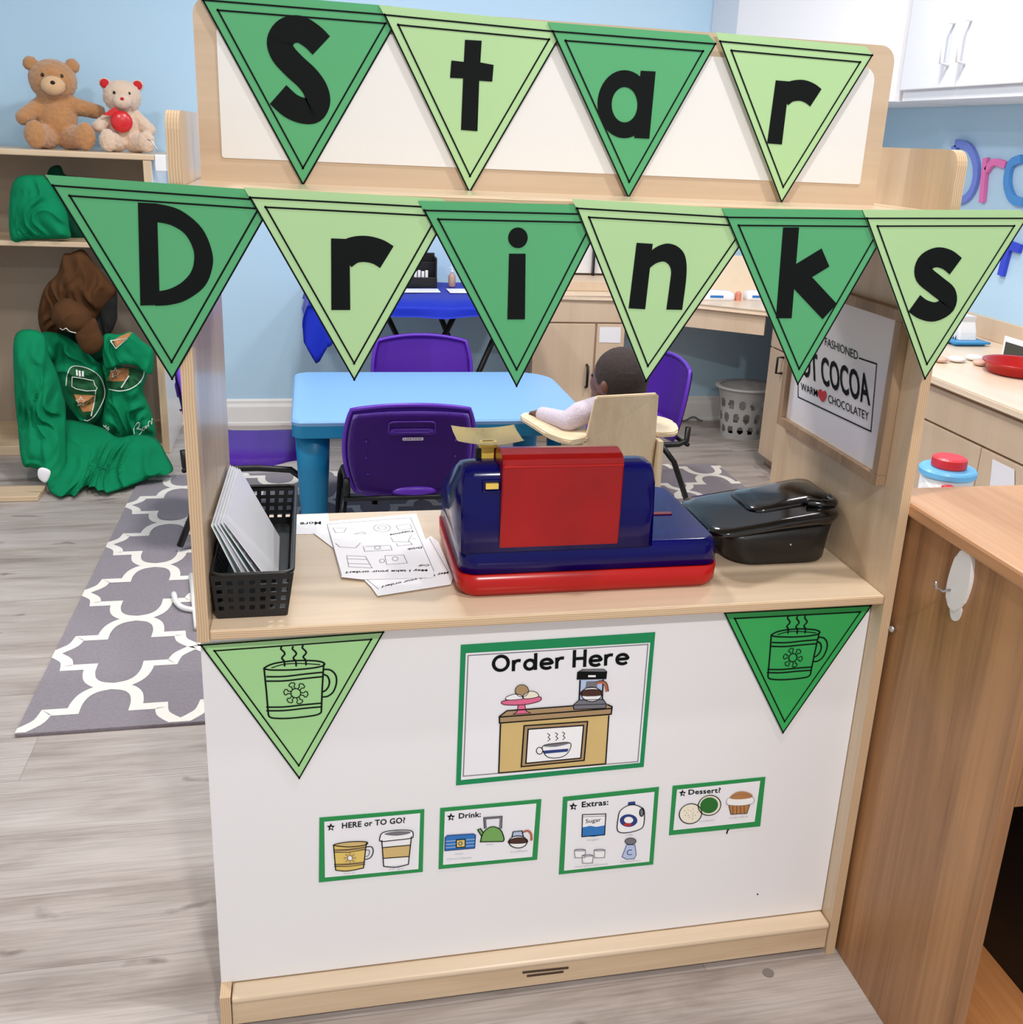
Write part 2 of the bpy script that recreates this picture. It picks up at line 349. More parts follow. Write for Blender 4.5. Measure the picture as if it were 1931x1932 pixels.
# ------------------------------------------------------------ setting: floor, walls, ceiling
def floor_mat():
    m = bpy.data.materials.new('grey_wood_planks'); m.use_nodes = True; nt = m.node_tree; N = nt.nodes; L = nt.links; b = N['Principled BSDF']
    tc = N.new('ShaderNodeTexCoord')
    br = N.new('ShaderNodeTexBrick'); br.offset = .37; br.inputs['Scale'].default_value = 1
    br.inputs['Brick Width'].default_value = 1.22; br.inputs['Row Height'].default_value = .175; br.inputs['Mortar Size'].default_value = .0006
    br.inputs['Color1'].default_value = (.2, .2, .2, 1); br.inputs['Color2'].default_value = (.8, .8, .8, 1); br.inputs['Mortar'].default_value = (0, 0, 0, 1)
    L.new(tc.outputs['Object'], br.inputs['Vector'])
    mp = N.new('ShaderNodeMapping'); mp.inputs['Scale'].default_value = (1.5, 9, 1); L.new(tc.outputs['Object'], mp.inputs[0])
    ad = N.new('ShaderNodeVectorMath'); ad.operation = 'ADD'; L.new(mp.outputs[0], ad.inputs[0])
    sc = N.new('ShaderNodeVectorMath'); sc.operation = 'SCALE'; sc.inputs['Scale'].default_value = 9; L.new(br.outputs['Color'], sc.inputs[0]); L.new(sc.outputs[0], ad.inputs[1])
    n1 = N.new('ShaderNodeTexNoise'); n1.inputs['Scale'].default_value = 1.3; n1.inputs['Detail'].default_value = 7; n1.inputs['Roughness'].default_value = .62; n1.inputs['Distortion'].default_value = .5
    L.new(ad.outputs[0], n1.inputs['Vector'])
    cr = N.new('ShaderNodeValToRGB'); e = cr.color_ramp.elements
    e[0].position = .3; e[0].color = (*lin((146, 133, 125)), 1); e[1].position = .56; e[1].color = (*lin((186, 176, 170)), 1)
    d = e.new(.46); d.color = (*lin((174, 163, 156)), 1)
    d = e.new(.75); d.color = (*lin((196, 187, 181)), 1)
    L.new(n1.outputs['Fac'], cr.inputs[0])
    # knots
    mp2 = N.new('ShaderNodeMapping'); mp2.inputs['Scale'].default_value = (2.2, 7, 1); L.new(tc.outputs['Object'], mp2.inputs[0])
    vo = N.new('ShaderNodeTexVoronoi'); vo.inputs['Scale'].default_value = 1.7; vo.inputs['Randomness'].default_value = 1
    n3 = N.new('ShaderNodeTexNoise'); n3.inputs['Scale'].default_value = 9; n3.inputs['Detail'].default_value = 4; L.new(tc.outputs['Object'], n3.inputs['Vector'])
    a2 = N.new('ShaderNodeVectorMath'); a2.operation = 'MULTIPLY_ADD'; a2.inputs[1].default_value = (.5, .5, .5); L.new(n3.outputs['Color'], a2.inputs[0]); L.new(mp2.outputs[0], a2.inputs[2])
    L.new(a2.outputs[0], vo.inputs['Vector'])
    k = N.new('ShaderNodeValToRGB'); k.color_ramp.elements[0].position = .02; k.color_ramp.elements[0].color = (.75, .75, .75, 1); k.color_ramp.elements[1].position = .15; k.color_ramp.elements[1].color = (0, 0, 0, 1)
    L.new(vo.outputs['Distance'], k.inputs[0])
    mx = N.new('ShaderNodeMix'); mx.data_type = 'RGBA'; L.new(k.outputs[0], mx.inputs[0]); L.new(cr.outputs[0], mx.inputs[6]); mx.inputs[7].default_value = (*lin((104, 90, 82)), 1)
    # fine grain
    mp3 = N.new('ShaderNodeMapping'); mp3.inputs['Scale'].default_value = (6, 190, 1); L.new(tc.outputs['Object'], mp3.inputs[0])
    n4 = N.new('ShaderNodeTexNoise'); n4.inputs['Scale'].default_value = 1; n4.inputs['Detail'].default_value = 3; L.new(mp3.outputs[0], n4.inputs['Vector'])
    k4 = N.new('ShaderNodeValToRGB'); k4.color_ramp.elements[0].position = .3; k4.color_ramp.elements[0].color = (.8, .8, .8, 1); k4.color_ramp.elements[1].position = .6; k4.color_ramp.elements[1].color = (1, 1, 1, 1); L.new(n4.outputs['Fac'], k4.inputs[0])
    m2 = N.new('ShaderNodeMix'); m2.data_type = 'RGBA'; m2.blend_type = 'MULTIPLY'; m2.inputs[0].default_value = 1; L.new(mx.outputs[2], m2.inputs[6]); L.new(k4.outputs[0], m2.inputs[7])
    m3_ = N.new('ShaderNodeMix'); m3_.data_type = 'RGBA'; L.new(br.outputs['Fac'], m3_.inputs[0]); L.new(m2.outputs[2], m3_.inputs[6]); m3_.inputs[7].default_value = (*lin((132, 120, 113)), 1)
    L.new(m3_.outputs[2], b.inputs['Base Color']); b.inputs['Roughness'].default_value = .42
    return m
WALL = mat('light_blue_wall_paint', (186, 218, 240), .45, var=.02, vs=2, spec=.4)
CEIL = mat('ceiling_white', (238, 236, 232), .9)
def struct(name, m, x, y, z, bev=0): o = box(name, m, x, y, z, bev=bev); o['kind'] = 'structure'; return o
struct('floor', floor_mat(), (-2.2, 2.72), (-2.6, 3.49), (-.05, 0))
struct('wall_back', WALL, (-2.2, 2.72), (3.37, 3.49), (0, 2.6))
struct('wall_right', WALL, (2.6, 2.72), (-1.2, 3.37), (0, 2.6))
struct('wall_left', WALL, (-2.2, -2.08), (1.2, 3.37), (0, 2.6))
struct('ceiling', CEIL, (-2.2, 2.72), (-2.6, 3.49), (2.6, 2.66))
def baseboard(name, x0, x1):
    bm = bmesh.new(); prof = [(3.37, 0), (3.352, 0), (3.352, .012), (3.356, .016), (3.356, .085), (3.362, .1), (3.362, .112), (3.366, .12), (3.37, .12)]
    prism(bm, [(x0, y, z) for y, z in prof], (x1-x0, 0, 0)); o = fin(bm, name, TRIMW); o['kind'] = 'structure'
baseboard('baseboard_back', -.47, 2.6)

# ------------------------------------------------------------ ceiling lights (fixtures that carry the lamps)
DIFF = bpy.data.materials.new('lamp_diffuser'); DIFF.use_nodes = True
_b = DIFF.node_tree.nodes['Principled BSDF']; _b.inputs['Emission Color'].default_value = (1, .97, .93, 1); _b.inputs['Emission Strength'].default_value = 3
for i, (x, y, s, where) in enumerate([(.83, -.30, .16, 'in front of the play stand'), (.55, -2.0, .30, 'behind the photographer'), (.35, 1.75, .35, 'over the blue table'), (1.75, 1.55, .35, 'over the right worktop'), (-.75, .9, .35, 'over the left of the rug')]):
    t = thing('ceiling_light', 'square white ceiling light '+where, 'ceiling light', (x, y, 2.6), 0, 'ceiling lights')
    bm = bmesh.new(); h = s/2+.02
    for xx, yy in [((x-h, x+h), (y-h, y-h+.015)), ((x-h, x+h), (y+h-.015, y+h)), ((x-h, x-h+.015), (y-h+.015, y+h-.015)), ((x+h-.015, x+h), (y-h+.015, y+h-.015))]:
        addbox(bm, xx, yy, (2.56, 2.6))
    fin(bm, 'frame', TRIMW, t)
    box('diffuser', DIFF, (x-h+.015, x+h-.015), (y-h+.015, y+h-.015), (2.575, 2.59), t, bev=0)

# ------------------------------------------------------------ rug
RUGG = mat('grey_rug_pile', (140, 132, 140), .95, var=.18, vs=110, bump=.9, bs=300, sheen=.2); RUGW = mat('ivory_rug_pile', (240, 234, 226), .95, var=.04, vs=110, bump=.7, bs=300)
bm = bmesh.new(); X0, X1, Y0, Y1 = -.5, 1.83, .865, 2.64
addbox(bm, (X0, X1), (Y0, Y1), (0, .009), .002)
q = smooth([(1, 0), (.88, .10), (.76, .24), (.72, .43)], 3) + smooth([(.39, .43), (.385, .60), (.33, .80), (.20, .94), (0, 1)], 4)
out = q + [(-x, y) for x, y in q[::-1][1:]]
out = out + [(x, -y) for x, y in out[::-1][1:-1]]
HW, HH, SW = .172, .18, .0140
def clip(P):
    for ax, lim, sg in ((0, X0, 1), (0, X1, -1), (1, Y0+.004, 1), (1, Y1, -1)):
        R_ = []
        for i in range(len(P)):
            a, b = P[i-1], P[i]; ia, ib = (a[ax]-lim)*sg >= 0, (b[ax]-lim)*sg >= 0
            if ia != ib:
                t = (lim-a[ax])/(b[ax]-a[ax]); R_.append((a[0]+(b[0]-a[0])*t, a[1]+(b[1]-a[1])*t))
            if ib: R_.append(b)
        P = R_
        if len(P) < 3: return None
    return P
cy = 1.228-HH*2*2; lift = 0
while cy < 3:
    cx = -.33
    while cx < 2.2:
        lift += .000012; O = []; n = len(out); pts = [Vector((cx+x*HW, cy+y*HH)) for x, y in out]
        L_, R_ = [], []
        for i in range(n):
            d1 = (pts[i]-pts[i-1]); d2 = (pts[(i+1) % n]-pts[i])
            d1.normalize(); d2.normalize(); p1 = Vector((-d1.y, d1.x)); p2 = Vector((-d2.y, d2.x)); mv = (p1+p2).normalized(); k = 1/max(.5, mv.dot(p1))
            L_.append(pts[i]+mv*SW*k); R_.append(pts[i]-mv*SW*k)
        for i in range(n):
            j = (i+1) % n; P = clip([tuple(L_[i]), tuple(L_[j]), tuple(R_[j]), tuple(R_[i])])
            if P:
                try: bm.faces.new([bm.verts.new((x, y, .0094+lift+i*.0000016)) for x, y in P]).material_index = 1
                except ValueError: pass
        cx += 2*HW
    cy += 2*HH
rug = fin(bm, 'area_rug', [RUGG, RUGW]); tag(rug, 'grey area rug with ivory trellis pattern lying on wood plank floor', 'rug')

# ------------------------------------------------------------ play stand
ST = thing('play_stand', 'maple plywood play shop stand with white front panel and open serving window', 'play stand', (.5, .2, 0))
T, D, ZS, ZC = .0155, .4225, 1.307, .669
def side_panel(x0, x1, notch):
    r = .02; prof = []
    prof += [(D, 0.0), (D, ZS-r)]
    prof += [(D-r+r*math.cos(a), ZS-r+r*math.sin(a)) for a in [PI/2*k/5 for k in range(1, 6)]]
    prof += [(r-r*math.sin(a), ZS-r+r*math.cos(a)) for a in [PI/2*k/5 for k in range(0, 6)]]
    if notch: prof += [(0, ZC-.016), (.034, ZC-.016), (.034, .068), (0, .068)]
    prof += [(0, 0)]
    bm = bmesh.new(); prism(bm, [(x0, y, z) for y, z in prof], (x1-x0, 0, 0))
    bmesh.ops.recalc_face_normals(bm, faces=bm.faces)
    for f in bm.faces:
        if abs(f.normal.x) < .5: f.material_index = 1
    return fin(bm, 'side_panel', [MAPLE, EDGEX], ST)
side_panel(0, T, True); side_panel(1-T, 1, False)
# counter with plywood edge
bm = bmesh.new(); addbox(bm, (T, 1-T), (0, D), (ZC-.015, ZC), .003)
for f in bm.faces:
    if abs(f.normal.y) > .7: f.material_index = 1
fin(bm, 'counter_shelf', [MAPLEY, EDGEZ], ST)
bm = bmesh.new(); addbox(bm, (T, 1-T), (0, D), (1.212, 1.227), .003)
for f in bm.faces:
    if abs(f.normal.y) > .7: f.material_index = 1
fin(bm, 'top_shelf', [MAPLEY, EDGEZ], ST)
FB = .031
fb = box('front_board', WHITE, (0, 1-T-.001), (FB, FB+.002), (.0665, ZC-.016), ST, bev=.0005); fb['label'] = 'white laminate board below the counter'
box('board_core', MAPLE, (T, 1-T-.001), (FB+.0025, FB+.012), (.02, ZC-.0165), ST, bev=0)
bm = bmesh.new(); addbox(bm, (T+.001, 1-T-.001), (.004, .034), (.012, .0535), .001); fin(bm, 'base_rail', MAPLEH, ST)
bm = bmesh.new(); addbox(bm, (T+.001, 1-T-.001), (-.001, .034), (.054, .0645), .004); fin(bm, 'rail_cap', MAPLEY, ST)
# small dark burn mark on the base rail
a = Art(FP(.004), (0, -1, 0), (1, 0, 0)); RB = mat('dark_burn_mark', (74, 54, 42), .7, var=.4, vs=500)
k = K(900, 1750, 2.414)
for (x0, x1, y0, y1) in [(208, 418, 196, 184), (228, 395, 212, 202)]: a.stroke(RB, k([(x0, y0+8), (x1, y1-2)]), .0046)
a.done('maker_mark', ST)
# header board on top
bm = bmesh.new(); P = rrect(.024, .942, 1.227, 1.438, (0, 0, .022, .022)); prism(bm, [(x, .119, z) for x, z in P], (0, .016, 0)); fin(bm, 'header_board', HEADW, ST)
bm = bmesh.new(); P = rrect(.05, .915, 1.255, 1.409, (.003, .003, .018, .012)); prism(bm, [(x, .1175, z) for x, z in P], (0, .003, 0)); fin(bm, 'header_insert', HWHITE, ST)
# small marks and specks of the board
a = Art(FP(FB), (0, -1, 0), (1, 0, 0)); a.poly(INK, ell(1430, 1687, 1.6, 1.6, n=8)); a.done('speck', ST); a = Art(FP(FB), (0, -1, 0), (1, 0, 0)); k = K(1030, 1440, 4.1978)
a.poly(INK, k([(1440, 515), (1470, 512), (1445, 535), (1438, 562), (1428, 555)]))
a.done('pen_mark', ST)

# ------------------------------------------------------------ pennants
def tri_inset(tr, d, fn):
    return None
def pennant(name, label, Y, T_, matp, band, group, draw, tilt=0):
    fn = lambda px, py: A(px, py, 'y', Y)
    P = [fn(*p) for p in T_]; zb = max(P[0].z, P[1].z)
    t = thing(name, label, 'pennant', ((P[0].x+P[1].x)/2, Y, P[2].z), 0, group)
    # outer paper: slightly outside of the printed outline, plus the folded flap above
    c = (P[0]+P[1]+P[2])/3; G = [c+(p-c)*1.012 for p in P]
    e = (G[1]-G[0]).normalized(); upv = Vector((0, -0.0, 1)); upv = (upv-e*upv.dot(e)).normalized()
    dl = (G[0]-G[2]).normalized(); dr = (G[1]-G[2]).normalized()
    pts = [G[2], G[1]+dr*0, G[1]+upv*band-e*.012, G[0]+upv*band-e*.006, G[0]] if band else [G[2], G[1], G[0]]
    bm = bmesh.new(); prism(bm, [Vector(p) for p in pts], (0, .0007, 0)); fin(bm, 'paper', matp, t)
    a = Art(fn, (0, -1, 0), (1, 0, 0)); off = a.n*a.lift
    def ring(PP, wd):
        n = 3
        for i in range(3):
            a_, b_ = PP[i], PP[(i+1) % 3]; d = (b_-a_).normalized(); q_ = a.n.cross(d)*(wd/2)
            ex = d*wd*.8
            vs = [a.bm.verts.new(v+off+a.n*.0002) for v in (a_-ex+q_, b_+ex+q_, b_+ex-q_, a_-ex-q_)]
            a.bm.faces.new(vs).material_index = a.mi(INK)
    ring(P, .0020)
    L0, L1, L2 = (P[1]-P[2]).length, (P[2]-P[0]).length, (P[0]-P[1]).length
    inc = (P[0]*L0+P[1]*L1+P[2]*L2)/(L0+L1+L2); s_ = (L0+L1+L2)/2; rin = math.sqrt(s_*(s_-L0)*(s_-L1)*(s_-L2))/s_
    f = 1-.0098/rin; ring([inc+(p-inc)*f for p in P], .0020)
    a.done('border_line', t)
    b = Art(fn, (0, -1, 0), (1, 0, 0)); nm = draw(b); b.done(nm, t)
    return t
k1 = K(360, 0, 2.7586); k2 = K(1000, 0, 2.7586); k3 = K(60, 320, 2.1456); k4 = K(960, 370, 1.9887); k5 = K(960, 450, 3.512); k6 = K(1400, 450, 3.512)
def dS(b): b.stroke(INK, smooth(k1([(680, 237), (632, 190), (565, 152), (500, 165), (465, 218), (482, 280), (540, 345), (605, 405), (648, 465), (661, 525), (636, 572), (585, 576), (520, 550), (455, 492)]), 5), .0305); return 'letter'
def dt(b): b.poly(INK, k1([(1428, 207), (1515, 212), (1508, 325), (1577, 338), (1570, 425), (1502, 420), (1493, 683), (1407, 676), (1418, 408), (1350, 405), (1357, 315), (1422, 322)]), 1); return 'letter'
def da(b):
    O = k2(ell(492, 542, 140, 177, n=40)); I = k2(ell(493, 545, 67, 92, n=40)); b.ribbon(INK, O+O[:1], I+I[:1])
    b.poly(INK, k2([(577, 368), (655, 372), (622, 722), (543, 718), (560, 600), (566, 480)]), 1); return 'letter'
def dr1(b):
    b.poly(INK, k2([(1280, 418), (1352, 424), (1312, 752), (1235, 746)]), 1)
    b.stroke(INK, smooth(k2([(1318, 505), (1355, 478), (1410, 470), (1455, 484), (1489, 509)]), 5), .0265); return 'letter'
def dD(b):
    b.poly(INK, k3([(430, 133), (507, 137), (519, 548), (440, 550)]), 1)
    b.ribbon(INK, smooth(k3([(500, 136), (600, 163), (690, 238), (732, 340), (727, 415), (695, 478), (625, 528), (560, 547), (500, 551)]), 5),
             smooth(k3([(505, 212), (565, 225), (622, 262), (655, 325), (656, 380), (640, 422), (605, 458), (560, 482), (515, 492)]), 5)); return 'letter'
def dr2(b):
    b.poly(INK, k3([(1212, 278), (1287, 281), (1290, 568), (1213, 568)]), 1)
    b.stroke(INK, smooth(k3([(1262, 352), (1300, 327), (1350, 321), (1400, 332), (1438, 354)]), 5), .0305); return 'letter'
def di(b):
    b.poly(INK, ell(977.5, 448.5, 18.5, 19.5), 1); b.poly(INK, [(960.7, 478.5), (992, 478.5), (990.8, 602.4), (957.6, 602.4)], 1); return 'letter'
def dn(b):
    b.poly(INK, k5([(848, 28), (955, 35), (905, 468), (795, 462)]), 1)
    b.ribbon(INK, smooth(k5([(925, 95), (990, 50), (1060, 33), (1130, 60), (1172, 125), (1178, 250), (1150, 472)]), 5),
             smooth(k5([(935, 195), (975, 165), (1025, 152), (1060, 172), (1076, 212), (1072, 270), (1045, 470)]), 5)); return 'letter'
def dk(b):
    b.poly(INK, k4([(1030, 117), (1090, 117), (1062, 458), (1003, 458)]), 1)
    b.stroke(INK, k4([(1050, 315), (1189, 230)]), .027); b.stroke(INK, k4([(1090, 310), (1205, 433)]), .027); return 'letter'
def ds(b): b.stroke(INK, smooth(k4([(1678, 263), (1645, 238), (1603, 230), (1563, 252), (1560, 295), (1605, 335), (1645, 370), (1644, 410), (1600, 434), (1555, 425), (1522, 402)]), 5), .0262); return 'letter'
HY = .1155
for i, (lt, T_, mt, fn_, wh) in enumerate([
    ('S', [(383, 0), (754, 30), (572, 348)], GDARK, dS, 'dark green pennant with black capital letter S on the header board'),
    ('t', [(726, 28), (1061, 61), (886, 362.5)], GLIGHT, dt, 'light green pennant with black letter t on the header board'),
    ('a', [(1043.5, 59), (1350, 83), (1186, 372.6)], GDARK, da, 'dark green pennant with black letter a on the header board'),
    ('r', [(1359, 78), (1646, 104.4), (1475, 381)], GLIGHT, dr1, 'light green pennant with black letter r at right end of header board')]):
    pennant('letter_pennant', wh, HY-.0018*i, T_, mt, .0095, 'letter pennants of the top row', fn_)
for i, (T_, mt, fn_, wh) in enumerate([
    ([(100, 350), (516, 379), (325, 714.5)], GDARK, dD, 'dark green pennant with black capital D, leftmost below the top shelf'),
    ([(472.5, 372.7), (851, 393), (668.7, 716)], GLIGHT, dr2, 'light green pennant with black letter r between the D and i pennants'),
    ([(801, 397), (1141, 405), (975, 728)], GDARK, di, 'dark green pennant with black letter i, hanging over the serving window'),
    ([(1089, 393), (1431, 413), (1219, 719)], GLIGHT, dn, 'light green pennant with black letter n over the serving window'),
    ([(1372, 410), (1685, 413), (1505.6, 724.5)], GDARK, dk, 'dark green pennant with black letter k in front of the cocoa picture'),
    ([(1636, 412), (1937, 412), (1745.4, 714.4)], GLIGHT, ds, 'light green pennant with black letter s, rightmost of the lower row')]):
    pennant('letter_pennant', wh, -.004-.0022*i, T_, mt, .010, 'letter pennants of the lower row', fn_)

# mug drawn in the left bottom pennant, carried to the right one by the triangles
TL = [(379.7, 1217), (723.5, 1192.4), (565, 1467.5)]; TR = [(1368, 1156.7), (1644, 1142.5), (1478, 1382)]
k8 = K(360, 1180, 4.8275)
def remap(P, dst):
    (x0, y0), (x1, y1), (x2, y2) = TL; det = (x1-x0)*(y2-y0)-(x2-x0)*(y1-y0); R_ = []
    for x, y in P:
        u = ((x-x0)*(y2-y0)-(x2-x0)*(y-y0))/det; v = ((x1-x0)*(y-y0)-(x-x0)*(y1-y0))/det
        R_.append((dst[0][0]+u*(dst[1][0]-dst[0][0])+v*(dst[2][0]-dst[0][0]), dst[0][1]+u*(dst[1][1]-dst[0][1])+v*(dst[2][1]-dst[0][1])))
    return R_
def mug(dst):
    def f(b):
        S = lambda L, wd=.0023, closed=False: b.stroke(INK, remap(k8(L), dst), wd, closed)
        for dx, dy in ((0, 0), (105, 0), (195, -10)):
            S(smooth([(830+dx, 188+dy), (822+dx, 212+dy), (850+dx, 240+dy), (856+dx, 262+dy), (830+dx, 295+dy), (852+dx, 325+dy), (856+dx, 372+dy)], 4))
        S(smooth([(672, 385), (760, 345), (940, 320), (1120, 320), (1205, 335), (1212, 362), (1120, 385), (940, 402), (760, 405), (690, 398)], 4, True), closed=True)
        S(smooth([(735, 385), (850, 352), (1000, 345), (1180, 355)], 4), .0014)
        S([(668, 385), (690, 600), (708, 815)]); S([(1212, 350), (1198, 580), (1190, 790)])
        S(smooth([(708, 815), (740, 840), (870, 845), (1040, 830), (1150, 812), (1190, 790)], 4))
        for y0, y1 in ((465, 425), (505, 465), (742, 705), (775, 738)):
            S(smooth([(688, y0), (850, y0-2), (1040, (y0+y1)/2-4), (1200, y1)], 4))
        S(smooth([(1215, 398), (1275, 405), (1320, 450), (1328, 520), (1300, 600), (1250, 642), (1195, 650)], 4))
        S(smooth([(1212, 445), (1245, 460), (1264, 505), (1255, 555), (1228, 590), (1195, 605)], 4))
        b.stroke(INK, remap(k8(ell(958, 615, 45, 42, n=16)), dst), .0014, True)
        for i in range(6):
            a0 = i*PI/3+.12; c_, s_ = math.cos(a0), math.sin(a0); q = lambda r, o: (958+r*c_-o*s_, 615+(r*s_+o*c_)*.92)
            S([q(45, -12), q(72, -12), q(84, -28), q(100, -26), q(112, 0), q(100, 26), q(84, 28), q(72, 12), q(45, 12)], .0013)
        return 'mug_print'
    return f
pennant('mug_pennant', 'light green pennant with steaming mug on white board, left end under counter', FB-.003, TL, GLOW2, .0, 'mug pennants under the counter', mug(TL))
pennant('mug_pennant', 'deep green pennant with steaming mug on white board, right end under counter', FB-.003, TR, GDEEP, .0, 'mug pennants under the counter', mug(TR))

# ------------------------------------------------------------ sheets on the white board
def sheet(name, label, corners, inner, mborder, group=None):
    Y = FB-.0012; fn = FP(Y); P = [fn(*c) for c in corners]; c = sum(P, Vector())/4
    t = thing(name, label, 'sign', (c.x, Y, P[3].z), 0, group)
    bm = bmesh.new(); prism(bm, P, (0, .0007, 0)); fin(bm, 'green_backing', mborder, t)
    a = Art(fn, (0, -1, 0), (1, 0, 0)); a.poly(PAPER, inner); a.done('white_sheet', t)
    return t, Art(fn, (0, -1, 0), (1, 0, 0), lift=.0008)
k9 = K(840, 1180, 4.5976)
t, a = sheet('order_sign', 'large green bordered Order Here sign in the middle of the white board', [(870, 1217), (1237, 1193), (1215, 1447), (861, 1482)], k9([(180, 240), (1780, 148), (1690, 1190), (138, 1340)]), GSHEET)
a.stroke(PGREY, k9([(200, 258), (1760, 162), (1672, 1178), (158, 1305)]), .0014, True)
GL_ = {'O': (.84, [ell(.42, .5, .37, .45, n=30)], True), 'r': (.42, [[(.06, -.05), (.06, .66)], smooth([(.06, .36), (.14, .54), (.27, .61), (.42, .60)], 4)], False),
       'd': (.66, [ell(.30, .31, .25, .29, n=26), [(.59, -.05), (.59, 1.02)]], False), 'e': (.62, [smooth([(.07, .31), (.57, .33), (.53, .50), (.42, .58), (.28, .59), (.11, .50), (.055, .30), (.12, .10), (.30, .01), (.46, .03), (.56, .10)], 4)], False),
       'H': (.66, [[(.06, -.05), (.06, 1.05)], [(.60, -.05), (.60, 1.05)], [(.06, .50), (.60, .50)]], False)}
def round_word(word, p0, p1, top, wd):
    tot = sum(GL_[c][0] for c in word)+.16*(len(word)-1); x = 0
    for c in word:
        for L_ in GL_[c][1]:
            cl = L_[0] != L_[-1] and len(L_) in (30, 26)
            Q = [(p0[0]+(p1[0]-p0[0])*(x+u)/tot+(top[0]-p0[0])*v, p0[1]+(p1[1]-p0[1])*(x+u)/tot+(top[1]-p0[1])*v) for u, v in L_]
            a.stroke(INK, k9(Q), wd, cl)
        x += GL_[c][0]+.16
round_word('Order', (410, 398), (1030, 362), (413, 262), .0050); round_word('Here', (1108, 356), (1586, 328), (1113, 218), .0050)
a.done('lettering', t)
a = Art(FP(FB-.0012), (0, -1, 0), (1, 0, 0), lift=.0008)
P9 = lambda m, L, lay=1: a.poly(m, k9(L), lay)
S9 = lambda L, wd=.0020, c=False, lay=4, m=INK: a.stroke(m, k9(L), wd, c, lay)
P9(PTAN, [(480, 848), (1420, 775), (1392, 1195), (465, 1275)]); S9([(480, 848), (465, 1275)]); S9([(1420, 775), (1392, 1195)]); S9([(465, 1275), (1392, 1195)])
P9(PTAN2, [(535, 735), (1400, 680), (1445, 700), (1440, 765), (475, 840), (470, 790)], 2); S9([(535, 735), (1110, 692)]); S9([(470, 790), (1445, 715)]); S9([(535, 735), (470, 785), (472, 842), (1440, 765), (1448, 700), (1405, 680)])
P9(PTAN2, [(685, 865), (1235, 828), (1205, 1165), (660, 1220)], 2); S9([(685, 865), (1235, 828), (1205, 1165), (660, 1220)], c=True)
P9(PRINTW, [(720, 895), (1200, 862), (1175, 1145), (700, 1190)], 3); S9([(720, 895), (1200, 862), (1175, 1145), (700, 1190)], c=True)
for dx in (0, 68, 130): S9([(885+dx, 930-dx*.1), (908+dx, 945-dx*.1), (892+dx, 965-dx*.1), (910+dx, 980-dx*.1), (888+dx, 1000-dx*.1)], .0011)
P9(PRINTW, smooth([(845, 1040), (960, 1015), (1082, 1012), (1075, 1080), (1020, 1130), (930, 1142), (870, 1120)], 4, True), 4); P9(PNAVY, [(850, 1080), (1070, 1062), (1060, 1088), (862, 1106)], 5)
P9(PGREY, smooth([(850, 1040), (960, 1015), (1080, 1014), (960, 1045)], 4, True), 5)
S9(smooth([(845, 1040), (960, 1015), (1082, 1012), (1075, 1080), (1020, 1130), (930, 1142), (870, 1120)], 4, True), .0012, True, 6); S9(ell(818, 1080, 28, 30, n=14), .0012, True, 6)
P9(PPINK, smooth([(500, 650), (660, 630), (815, 612), (820, 650), (680, 682), (515, 682)], 4, True), 3); P9(PPINK, [(635, 685), (690, 680), (700, 735), (740, 755), (590, 765), (625, 745)], 3)
S9(smooth([(500, 650), (660, 630), (815, 612), (820, 650), (680, 682), (515, 682)], 4, True), .0011, True); S9([(635, 685), (622, 745), (590, 765), (740, 755), (700, 735), (690, 680)], .001)
P9(PTAN2, ell(665, 560, 58, 52), 4); S9(ell(665, 560, 58, 52), .001, True, 5); P9(PRINTW, smooth([(530, 615), (600, 590), (660, 600), (670, 630), (540, 640)], 4, True), 4); S9(smooth([(530, 615), (600, 590), (660, 600), (670, 630), (540, 640)], 4, True), .001, True, 5)
P9(PCREAM, smooth([(670, 610), (730, 565), (790, 575), (805, 612), (700, 630)], 4, True), 4); S9(smooth([(670, 610), (730, 565), (790, 575), (805, 612), (700, 630)], 4, True), .001, True, 5)
P9(INK, [(1145, 400), (1190, 375), (1375, 372), (1405, 395), (1398, 460), (1140, 465)], 3); P9(PRINTW, [(1240, 425), (1305, 425), (1303, 442), (1238, 442)], 5); P9(PGREY, [(1165, 392), (1200, 378), (1370, 376), (1395, 395)], 4)
P9(PLBLUE, [(1170, 468), (1370, 462), (1362, 640), (1162, 640)], 2); S9([(1170, 468), (1162, 640)]); S9([(1370, 462), (1362, 640)])
P9(PRINTW, ell(1268, 590, 88, 62), 4); P9(PBROWN, smooth([(1182, 560), (1268, 545), (1352, 555), (1355, 600), (1182, 605)], 3, True), 5); S9(ell(1268, 590, 88, 62), .0012, True, 6); P9(PGREY, [(1225, 480), (1310, 478), (1318, 535), (1215, 540)], 4)
S9(smooth([(1310, 495), (1350, 482), (1390, 500), (1405, 565)], 4), .005, lay=6, m=PCOP); S9(smooth([(1305, 485), (1350, 472), (1398, 490), (1415, 565)], 4), .001, lay=7)
P9(PGREY, [(1110, 685), (1160, 640), (1370, 635), (1398, 675), (1390, 712), (1115, 722)], 3); S9([(1110, 685), (1160, 640), (1370, 635), (1398, 675), (1390, 712), (1115, 722)], .0012, True); S9([(1110, 685), (1398, 675)], .001)
a.done('counter_drawing', t)

